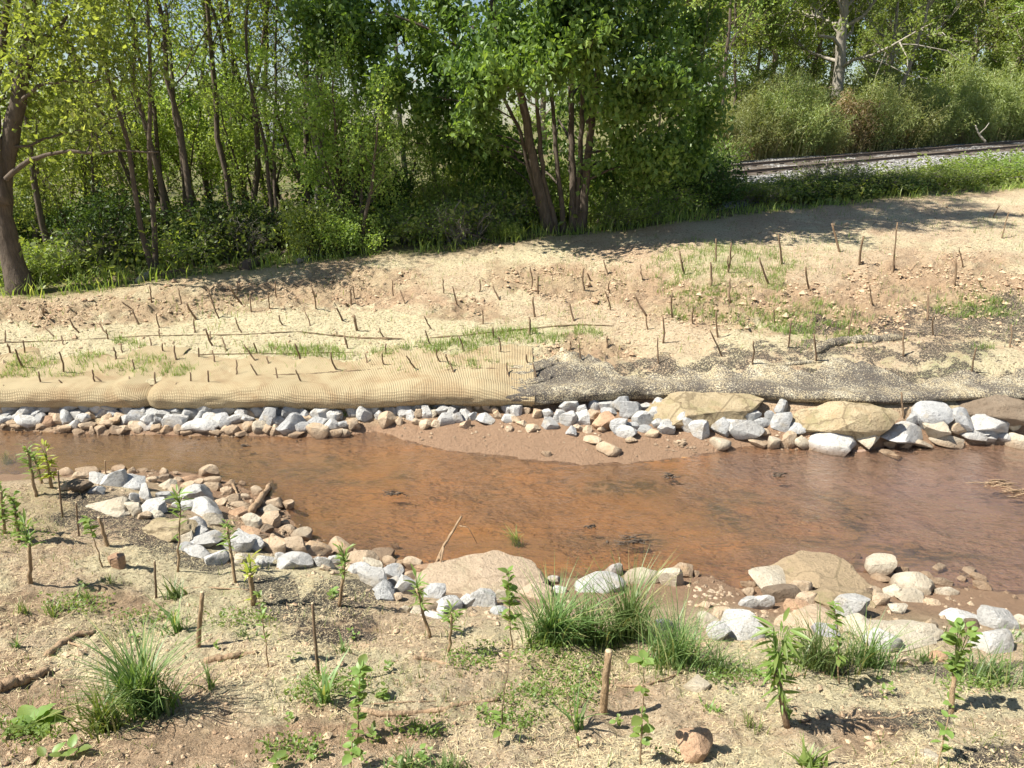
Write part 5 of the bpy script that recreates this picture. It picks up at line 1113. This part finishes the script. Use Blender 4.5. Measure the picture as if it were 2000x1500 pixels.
sapling((60, 1138), (57, 1062), 8, 'willow', [(.8, 1.6, 39, 0.037, .6)], 'cut brown stake with leafy shoots at the left edge of the bank')
sapling((38, 1060), (28, 985), 6, 'pale', [(.2, 1.4, 60, 0.033, .5)], 'bushy leafy sapling at the left edge above the cut stake')
sapling((8, 1040), (3, 960), 6, 'pale', [(.2, 1.3, 39, 0.033, .5)], 'leafy sapling cut off by the left picture edge')
sapling((200, 1108), (174, 1022), 3, 'pale', [(.75, 1.15, 18, 0.033, .2)], 'thin seedling with pale leaves on top left of the mossy boulder')
sapling((348, 1117), (352, 985), 5, 'willow', [(.75, 1.2, 30, 0.041, .5), (.3, .7, 6, 0.030, .4)], 'tall thin willow sapling in front of the mossy boulder')
sapling((460, 1138), (444, 1030), 6, 'willow', [(.6, 1.2, 30, 0.033, .4)], 'brown stake with fresh leaves in front of the white rocks')
sapling((496, 1180), (489, 1120), 11, 'yellow', [(.85, 1.5, 27, 0.037, .5), (.1, .3, 6, 0.030, .5)], 'thick pale stake with yellow-green leaves on the straw mound')
sapling((525, 1305), (506, 1160), 3, 'pale', [(.35, 1.03, 21, 0.026, .6)], 'thin bright seedling right of the bare upright stake')
sapling((663, 1182), (673, 1100), 7, 'willow', [(.6, 1.35, 45, 0.030, .6)], 'stake with willow tuft standing on the dark netting')
sapling((838, 1243), (814, 1150), 7, 'willow', [(.6, 1.3, 33, 0.037, .4)], 'leaning pale stake with leafy top before the grey rocks')
sapling((877, 1272), (883, 1196), 6, 'willow', [(.55, 1.15, 21, 0.041, .3)], 'dark green stake with a few long leaves right of the leaning one')
sapling((1000, 1270), (992, 1115), 3, 'pale', [(.25, 1.05, 33, 0.041, .4)], 'leafy thin plant in front of the pinkish boulder')
sapling((1252, 1492), (1257, 1285), 4, 'alder', [(.92, 1.02, 9, 0.046, .35), (.66, .76, 3, 0.037, -.3), (.2, .5, 9, 0.041, .2)], 'alder seedling with broad ribbed leaves on top')
sapling((1537, 1418), (1514, 1306), 12, 'willow', [(.75, 1.75, 72, 0.046, .1), (.4, .8, 12, 0.044, -.3)], 'brown stake crowned with long drooping willow leaves', bark='stake')
sapling((1640, 1335), (1630, 1180), 3, 'pale', [(.2, 1.03, 39, 0.033, .4)], 'slim leafy plant among the grass before the cream slab')
sapling((1857, 1392), (1866, 1300), 10, 'alder', [(.8, 2.0, 51, 0.041, .4), (.1, .5, 6, 0.037, .2)], 'thick short stake with bushy bright leaves at right')
sapling((1830, 1500), (1852, 1400), 4, 'alder', [(.3, 1.0, 9, 0.037, .3)], 'small seedling below the bushy leaved stake at right')
sapling((698, 1440), (704, 1305), 4, 'alder', [(.45, 1.05, 24, 0.037, .5), (.15, .4, 6, 0.037, .3)], 'young alder seedling left of the crooked stick')
sapling((684, 1510), (690, 1425), 4, 'alder', [(.3, 1.0, 13, 0.037, .4)], 'alder seedling cut by the bottom edge')
sapling((972, 1450), (998, 1270), 3, 'pale', [(.1, .35, 7, 0.033, .4), (.9, 1.0, 4, 0.022, .5)], 'nearly bare dark stem right of the crooked stick', bark='stake')
sapling((1130, 1460), (1105, 1340), 3, 'pale', [(.2, .6, 4, 0.022, .5)], 'thin stem inside the green ground cover')
def bare(base_px, top_px, wpx, label, mat='stakepale', name='live_stake'):
    base = ground(*base_px); top = at_y(top_px[0], top_px[1], base[1]); dep = depth_of(base); r = wpx * .43 / FPX * dep
    t = np.linspace(-.1, 1, 9); P = base + (top - base) * t[:, None]; P[1:-1] += rgp.normal(0, r * .12, (7, 3))
    e = empty(name, base); m = MB(); m.tube(P - base, r * np.linspace(1.1, .9, 9), 10, wob=.14); sh_ = link('shaft', m.mesh('shaft', M[mat]), e)
    mc = MB(); mc.tube([P[-1] - base - [0, 0, .001], P[-1] - base + [0, 0, .003]], r * .86, 10); link('cut_end', mc.mesh('cut_end', M['cut']), sh_)
    return tag(e, label, 'stake', 'bare stakes on the near bank')
bare((210, 1066), (193, 1011), 8, 'short thick bare stake by the dark netting at left')
bare((387, 1262), (395, 1157), 10, 'thick grey bare stake on the straw right of the big grass')
bare((622, 1322), (610, 1179), 7, 'long leaning bare stake left of centre on near bank', 'stake')
bare((122, 1010), (113, 920), 4, 'thin tall bare stick beside the yellow-green sapling', 'stake')
bare((154, 1047), (149, 982), 4, 'thin dark stick left of the short thick stake', 'stake')
bare((305, 1168), (302, 1096), 5, 'thin dark stick between the straw mounds at left', 'stake')
bare((1178, 1388), (1189, 1272), 17, 'thick stumpy stake with peeling top beside the ground cover')
bare((207, 930), (205, 900), 3, 'thin pale stick among the spit rocks by the water')
bare((1213, 1115), (1210, 1090), 3, 'thin pale twig standing behind the white rock')

def clump(base_px, n, h, spread, wid, label, mat='grass', lean=(0, 0), name='grass_clump', bend=.8, cat='grass', group='grass clumps on the near bank'):
    base = ground(*base_px); rg_ = np.random.default_rng(int(base_px[0] * 7 + base_px[1]))
    a = rg_.uniform(0, 6.283, n); r = spread * 1.25 * np.minimum(np.abs(rg_.normal(0, .5, n)), 1.0)
    B = np.stack([np.cos(a) * r, np.sin(a) * r * .7, 0 * a], -1)
    wz = height(B[:, 0] + base[0], B[:, 1] + base[1]) - base[2]; B[:, 2] = wz - .01
    hh = h * rg_.uniform(.35, 1.15, n) * np.clip(1 - .30 * r / (spread + 1e-6), .3, 1)
    V, F, at = blades(B, hh, 1.0 * wid * rg_.uniform(.5, 1.3, n), rg_, bend * 1.15, 5)
    zz = np.clip((V[:, 2]) / h, 0, 1.3); V[:, 0] += lean[0] * zz ** 1.5 * h; V[:, 1] += lean[1] * zz ** 1.5 * h
    o = link(name, np_mesh(name, V, F, [LM[mat]], True, {'rnd': ('FACE', at)}), None, base)
    return tag(o, label, cat, group)
clump((285, 1388), 360, .37, .10, .0085, 'big blue-green grass clump on the bare soil at lower left')
clump((205, 1425), 120, .20, .09, .0075, 'smaller grass clump touching the left of the big clump', 'palegrass')
clump((1080, 1258), 360, .40, .11, .007, 'tall dark grass clump right of the pinkish boulder')
clump((1150, 1255), 260, .31, .12, .007, 'middle grass clump between two taller ones before the white rock')
clump((1225, 1246), 320, .42, .10, .007, 'tall upright grass clump in front of the white rock')
clump((1320, 1296), 350, .33, .15, .006, 'spreading grey-green grass clump right of the alder seedling')
clump((1400, 1310), 150, .15, .14, .005, 'low wispy grass clump left of the drooping willow stake')
clump((1595, 1303), 280, .30, .16, .006, 'grass clump just right of the drooping willow stake')
clump((1690, 1300), 190, .30, .13, .006, 'grass clump in front of the cream slab')
clump((1800, 1290), 60, .12, .1, .006, 'small grass tuft below the broad cream slab')
clump((1930, 1325), 230, .19, .22, .0055, 'wide grass clump at the right edge below the white rocks')
clump((1012, 1066), 70, .17, .035, .006, 'single grass tuft growing in the stream', 'palegrass', (-.5, 0), bend=.7)
clump((635, 1372), 26, .24, .03, .011, 'few broad upright grass blades by the alder seedling')
clump((1128, 1425), 12, .24, .02, .011, 'pair of long broad blades in front of the ground cover', lean=(-.25, 0))
clump((345, 1235), 34, .19, .05, .009, 'arching grass tuft left of the thick grey stake', lean=(-.3, 0))
clump((345, 1170), 40, .15, .05, .008, 'small grass tuft on the straw behind the thick grey stake', lean=(-.3, 0))
clump((215, 1138), 36, .07, .05, .005, 'tiny tuft below the brown stone block', 'palegrass')
clump((165, 1170), 50, .09, .07, .006, 'small loose tuft left of the reddish clod')
clump((50, 1198), 36, .10, .05, .005, 'small tuft at the left edge above the log', 'palegrass')
clump((105, 1200), 40, .09, .05, .005, 'second small tuft right of the left edge tuft', 'palegrass')
clump((35, 1262), 14, .1, .02, .006, 'thin tuft on bare soil above the pale log')
clump((412, 1345), 16, .12, .02, .009, 'short stiff tuft right of the big blue-green clump')
clump((800, 1500), 90, .08, .09, .008, 'low grass tuft at the bottom middle edge')
clump((880, 1508), 90, .09, .08, .006, 'low dense tuft at the bottom edge right of middle')
clump((1580, 1500), 34, .13, .04, .014, 'broad bladed plant at the bottom edge right of the alder', 'young')
clump((670, 1275), 26, .10, .03, .007, 'small tuft behind the few broad blades')
clump((1465, 1420), 40, .09, .05, .004, 'thin tuft beside the brown clod at right', 'palegrass')
clump((1390, 1385), 34, .05, .05, .008, 'low leafy tuft right of the orange stone', 'young')
clump((480, 1245), 20, .06, .04, .006, 'tiny tuft at the foot of the yellow leaved stake')
clump((845, 1440), 20, .05, .03, .008, 'tiny leafy tuft under the crooked stick', 'young')
clump((1980, 1250), 70, .1, .1, .005, 'tuft between the white rocks at the right edge')
clump((1880, 1240), 50, .09, .09, .005, 'tuft among the white rocks left of the edge tuft')
clump((15, 905), 70, .14, .07, .006, 'green tuft by the water at the left edge', 'palegrass')
clump((830, 790), 30, .06, .05, .006, 'tiny green tuft between the white riprap rocks', 'young')
clump((672, 812), 30, .06, .04, .006, 'tiny green tuft at the end of the grey riprap', 'young')
# broad leaved weed
base = ground(75, 1412); e = empty('broadleaf_weed', base)
for i in range(9): add_leaf(e, 'dock', base + np.array([rgp.normal() * .02, rgp.normal() * .015, .01]), i * 2.4, .35 + rgp.uniform(-.3, .3), rgp.uniform(.05, .10), rgp.uniform(-.3, .3), base)
tag(e, 'broad leaved weed at the left beside the grass clumps', 'weed')
base = ground(130, 1470); e = empty('broadleaf_weed', base)
for i in range(7): add_leaf(e, 'dock', base + np.array([rgp.normal() * .02, rgp.normal() * .015, .01]), i * 2.4, .5, rgp.uniform(.03, .05), 0, base)
tag(e, 'small pale weed at the bottom left corner', 'weed')
WEEDS = []
for k in range(44):                       # little weeds nobody could tell apart
    lo_ = bool(k % 3); bp = (rgp.uniform(10, 1990), rgp.uniform(1300, 1500) if k % 3 else rgp.uniform(1130, 1300))
    base = ground(*bp)
    if base[1] > float(np.interp(base[0], L_nc[:, 0], L_nc[:, 1])) - .08: continue
    e = empty('weed_seedling', base); sc_ = rgp.uniform(.012, .034)
    for i in range(int(rgp.integers(5, 11))):
        add_leaf(e, 'pale' if k % 2 else 'alder', base + np.array([rgp.normal() * .006, rgp.normal() * .006, rgp.uniform(.0, .04)]), i * 2.4 + rgp.uniform(-.5, .5), rgp.uniform(.1, .9), sc_ * rgp.uniform(.6, 1.3), rgp.uniform(-.4, .4), base)
    WEEDS.append((lo_, base, e))
for lo_ in (True, False):
    row = sorted([w for w in WEEDS if w[0] == lo_], key=lambda w: proj(*w[1])[0])
    for i, w in enumerate(row): tag(w[2], 'small leafy weed seedling, %s from left in the %s strip of the near bank' % (ordinal(i + 1), 'lowest' if lo_ else 'upper'), 'weed', 'small weed seedlings on the near bank')
# wood lying about
stick('pale_log', [(-10, 1348), (40, 1335), (95, 1314)], 26, BK['log'], 'pale weathered log lying at the lower left edge', 'log', .3)
stick('exposed_root', [(92, 1282), (120, 1258), (150, 1240), (186, 1236)], 15, BK['log'], 'dark exposed root above the pale log', 'root', .2, [([(132, 1256), (155, 1262), (170, 1274)], 6)])
stick('broken_stick', [(402, 1293), (450, 1284), (502, 1276)], 15, BK['log'], 'short thick broken stick right of the big grass clump', 'stick', .3)
stick('crooked_stick', [(705, 1388), (760, 1398), (830, 1392), (870, 1386), (920, 1374), (975, 1366)], 12, BK['log'], 'long crooked stick lying on the soil at bottom middle', 'stick', .3)
stick('thin_twig', [(360, 1150), (420, 1149), (486, 1153)], 4, BK['log'], 'thin brown twig lying on the straw mound', 'twig', .6)
stick('thin_twig', [(725, 1376), (800, 1372), (880, 1370)], 3, BK['log'], 'thin straight twig above the crooked stick', 'twig', 1.2)
stick('thin_twig', [(808, 1284), (845, 1291), (880, 1300)], 9, BK['log'], 'short brown root left of the green stake', 'twig', .2)
stick('thin_twig', [(1150, 1315), (1185, 1340), (1260, 1340), (1330, 1315)], 6, BK['log'], 'bent twig behind the stumpy stake', 'twig', .4)
stick('thin_twig', [(1560, 1410), (1610, 1400), (1650, 1390)], 6, BK['log'], 'dark twig right of the drooping willow stake', 'twig', .3)
stick('thin_twig', [(1680, 1405), (1740, 1403), (1800, 1393)], 5, BK['log'], 'twig lying on the straw near the bushy leaved stake', 'twig', .3)
y0 = float(ground(848, 1128)[1])
stick('driftwood_branch', [(838, 1140, y0), (852, 1100, y0), (866, 1068, y0 + .05), (885, 1035, y0 + .1), (902, 1008, y0 + .12)], 7, BK['log'], 'upright driftwood branch snagged with roots at the near water edge', 'branch', 0,
      [([(897, 1027, y0 + .1), (915, 1030, y0 + .1), (932, 1062, y0 + .1)], 2.5), ([(858, 1085, y0), (866, 1105, y0), (864, 1120, y0)], 5), ([(866, 1068, y0), (862, 1095, y0 - .05), (850, 1120, y0 - .05)], 5)])
stick('driftwood_branch', [(492, 1003), (508, 982), (522, 962), (531, 945)], 15, BK['log'], 'pale driftwood limb on the tip of the left rock spit', 'branch', .8, [([(455, 950), (462, 965), (468, 980)], 7)])
stick('waterlogged_branch', [(1890, 1108, 4.33), (1950, 1111, 4.30), (2040, 1114, 4.28)], 6, BK['dark'], 'dark waterlogged branch by the right water edge', 'branch', .2)
# snags of twigs and leaves caught in the stream
def snag(px, py, n, r, label, tufts=0):
    p = at_z(px, py, .0); rg_ = np.random.default_rng(int(px)); m = MB()
    for _ in range(n):
        a = rg_.uniform(-.5, .5) + (math.pi if rg_.random() < .5 else 0); l = r * rg_.uniform(.4, 1.1); q = p + np.array([rg_.normal() * r * .4, rg_.normal() * r * .2, rg_.uniform(0, .02)])
        d = np.array([math.cos(a), math.sin(a) * .7, rg_.uniform(-.05, .3)]) * l
        m.tube([q - d * .5, q + [0, 0, .004], q + d * .5], [.002, .004, .0015], 4)
    for _ in range(n): pebble(m, p + np.array([rg_.normal() * r * .35, rg_.normal() * r * .15, 0]), rg_.uniform(.006, .018), rg_)
    tag(link('twig_snag', m.mesh('twig_snag', BK['log'] if tufts else BK['dark'])), label, 'debris', 'twig snags in the stream')
snag(770, 966, 14, .09, 'small snag of twigs and leaves left of mid stream')
snag(1310, 931, 12, .08, 'small dark snag near the sandbar')
snag(1238, 1058, 20, .14, 'dark snag of sticks in the near middle of the stream')
snag(1945, 946, 22, .16, 'straw coloured snag at the right edge of the stream', 1)
snag(1992, 962, 22, .14, 'second straw snag right at the picture edge', 1)
snag(478, 872, 8, .05, 'tiny dark snag below the grey riprap')
snag(1520, 930, 10, .08, 'thin dark snag right of mid stream')
snag(1155, 1030, 8, .06, 'little leaf snag right of the grass tuft in the stream')

# ------------------------------------------------------------------ loose stuff on the ground
rg = np.random.default_rng(99)
def near_pts(n, y0=1.25, y1=4.6):
    y = y0 * (y1 / y0) ** rg.random(n); x = (rg.random(n) * 2 - 1) * (.78 * y + .9)
    nw_, fw_, tl_, nc_, rt_ = zone(x, y); ok = y < nc_ + .06
    x, y = x[ok], y[ok]; return np.stack([x, y, height(x, y)], -1)
def far_pts(n):
    y = 6.4 * (15.5 / 6.4) ** rg.random(n); x = (rg.random(n) * 2 - 1) * (.72 * y + .6)
    nw_, fw_, tl_, nc_, rt_ = zone(x, y); ok = (y > rt_ + .1) & (y < tl_ + .1)
    x, y = x[ok], y[ok]; return np.stack([x, y, height(x, y)], -1)
def strips(P, L, W_, mat, name, label, cat, lift=.004, tilt=.25):
    n = len(P); a = rg.uniform(0, 6.283, n); l = rg.uniform(L[0], L[1], (n, 1)); w = rg.uniform(W_[0], W_[1], (n, 1))
    d = np.stack([np.cos(a), np.sin(a), rg.normal(0, tilt, n)], -1); s = np.stack([-np.sin(a), np.cos(a), 0 * a], -1)
    C = P + [0, 0, lift]; b = s * l * rg.uniform(-.2, .2, (n, 1))
    V = np.stack([C - d * l / 2 - s * w / 2, C - d * l / 2 + s * w / 2, C + b + s * w / 2, C + b - s * w / 2, C + d * l / 2 + s * w / 2, C + d * l / 2 - s * w / 2], 1).reshape(-1, 3)
    k = np.arange(n) * 6
    F = np.concatenate([np.stack([k, k + 1, k + 2, k + 3], -1), np.stack([k + 3, k + 2, k + 4, k + 5], -1)])
    return tag(link(name, np_mesh(name, V, F, [mat], False, {'rnd': ('FACE', np.tile(rg.random(n), 2))})), label, cat, None, 'stuff')
P = near_pts(80000); px, py = proj(P[:, 0], P[:, 1], P[:, 2]); keepm = (fbm(P[:, 0] * 2.2, P[:, 1] * 2.2, 61, 4) + .25 * (rg.random(len(P)) - .5) - .22 * ell(px, py, [(60, 1400, 160, 90), (300, 1470, 260, 40), (640, 1450, 200, 45), (1650, 1430, 120, 40), (1250, 1400, 120, 50), (150, 1190, 120, 50), (60, 1230, 90, 50)])) > .46
strips(P[keepm], (.008, .036), (.0007, .0019), LM['straw'], 'straw_litter', 'loose straw and coir fibres strewn over the near bank', 'straw', .003, .22)
P = far_pts(30000)
strips(P, (.015, .05), (.003, .007), LM['straw'], 'slope_straw_litter', 'loose straw scattered over the far slope', 'straw', .006, .35)
P = near_pts(9000); strips(P[fbm(P[:, 0] * 3.1, P[:, 1] * 3.1, 66, 3) > .5], (.01, .05), (.001, .003), BK['log'], 'twig_litter', 'broken brown twig bits scattered on the near bank', 'litter', .004, .3)
M['strand'] = NT('black_net_strands').out((.035, .032, .03), .6)
P = near_pts(60000, 1.25, 5.2); px, py = proj(P[:, 0], P[:, 1], P[:, 2]); wn_ = fbm(P[:, 0] * 4, P[:, 1] * 4, 71, 4) - .5
mk = ell(px + 120 * wn_, py + 60 * wn_, NET) * (.3 + fbm(P[:, 0] * 9, P[:, 1] * 9, 72, 3)) > rg.random(len(P)) * 1.8
strips(P[mk], (.008, .03), (.001, .0022), M['strand'], 'net_strands', 'torn dark netting strands on the near bank', 'netting', .006, .4)
P = far_pts(60000); px, py = proj(P[:, 0], P[:, 1], P[:, 2])
mk = ell(px, py, NET) * (.4 + fbm(P[:, 0] * 6, P[:, 1] * 6, 73, 3)) > rg.random(len(P)) * 4
strips(P[mk], (.02, .06), (.003, .007), M['strand'], 'slope_net_strands', 'dark netting strands on the far slope', 'netting', .006, .4)
# clods
t = NT('dry_clods'); p_ = t.pos(); n_ = t.noise(p_, 25, 4); M['clod'] = t.out(t.mix(t.attr('rnd'), t.mix(n_, (.32, .205, .125), (.44, .30, .19)), (.54, .42, .28)), .95, t.bump(t.noise(p_, 90, 3, .7), .8, .01))
mb = MB()
P = near_pts(9000); q = fbm(P[:, 0] * 1.6, P[:, 1] * 1.6, 81, 3); P = P[q > .50]
for p in P[:2200]: pebble(mb, p, rg.uniform(.003, .012) * (2.0 if rg.random() < .06 else 1), rg)
P = far_pts(50000); px, py = proj(P[:, 0], P[:, 1], P[:, 2])
P = P[(ell(px, py, CLOD) + .05) * (fbm(P[:, 0] * 3, P[:, 1] * 3, 82, 3) > .45) > rg.random(len(P)) * .9]
for p in P[:9500]: pebble(mb, p, rg.uniform(.008, .028) * (2.3 if rg.random() < .05 else 1), rg)
tag(link('soil_clods', mb.mesh('soil_clods', M['clod'], False)), 'dry soil clods and crumbs on both banks', 'clods', None, 'stuff')
# sprouting grass
P = far_pts(220000); px, py = proj(P[:, 0], P[:, 1], P[:, 2]); wn_ = fbm(P[:, 0] * 2.5, P[:, 1] * 2.5, 91, 4) - .5
g = ell(px + 90 * wn_, py + 30 * wn_, GREEN[:21]); g = np.maximum(g * (fbm(P[:, 0] * 5, P[:, 1] * 5, 92, 3) > .45), .008 + .05 * (fbm(P[:, 0] * 1.2, P[:, 1] * 1.2, 93, 3) > .56))
P = P[g > rg.random(len(P)) * .7][:46000]
V, F, a = blades(P - [0, 0, .005], rg.uniform(.03, .11, len(P)), rg.uniform(.0035, .008, len(P)), rg, .9, 2)
tag(link('slope_grass', np_mesh('slope_grass', V, F, [LM['young']], False, {'rnd': ('FACE', a)})), 'patches of fresh grass sprouting through the slope blanket', 'grass', None, 'stuff')
P = near_pts(40000); g = fbm(P[:, 0] * 2.1, P[:, 1] * 2.1, 95, 3); px, py = proj(P[:, 0], P[:, 1], P[:, 2]); g = (g > .56) * .3 + ell(px, py, GREEN[21:]) * .35 + .02
P = P[g * (fbm(P[:, 0] * 8, P[:, 1] * 8, 96, 2) > .45) > rg.random(len(P))][:11000]
V, F, a = blades(P - [0, 0, .004], rg.uniform(.015, .06, len(P)), rg.uniform(.0018, .0042, len(P)), rg, 1.0, 3)
tag(link('sprouting_grass', np_mesh('sprouting_grass', V, F, [LM['palegrass']], False, {'rnd': ('FACE', a)})), 'fine young grass sprouting across the near bank', 'grass', None, 'stuff')
P = near_pts(90000, 1.6, 3.6); px, py = proj(P[:, 0], P[:, 1], P[:, 2])
g = ell(px, py, [(1105, 1330, 75, 62), (1060, 1300, 45, 30), (925, 1292, 50, 22), (600, 1365, 40, 20), (570, 1470, 60, 20), (1020, 1365, 40, 20), (470, 1215, 60, 14), (290, 1215, 70, 16), (150, 1185, 70, 18), (650, 1345, 60, 20), (1000, 1410, 60, 20), (40, 1030, 70, 30), (1440, 1330, 60, 16), (1900, 1340, 60, 14), (820, 1430, 50, 14), (60, 1440, 60, 16)]); P = P[g * (fbm(P[:, 0] * 7, P[:, 1] * 7, 97, 2) + .25) > rg.random(len(P)) * .8]
P = P + np.stack([rg.normal(0, .006, len(P)), rg.normal(0, .006, len(P)), rg.uniform(0, .07, len(P)) * (.3 + fbm(P[:, 0] * 9, P[:, 1] * 9, 98, 2))], -1)
tag(link('ground_cover', leaf_mesh('ground_cover', P, .016, .010, rg, LM['young'], .0)), 'bright green chickweed mat around the stumpy stake', 'ground cover', None, 'stuff')
dup_ = {k: v for k, v in LABELS.items() if len(v) > 1 and 'seedling sprouting' not in k}
if dup_: print('DUPLICATE LABELS', list(dup_.items())[:8])
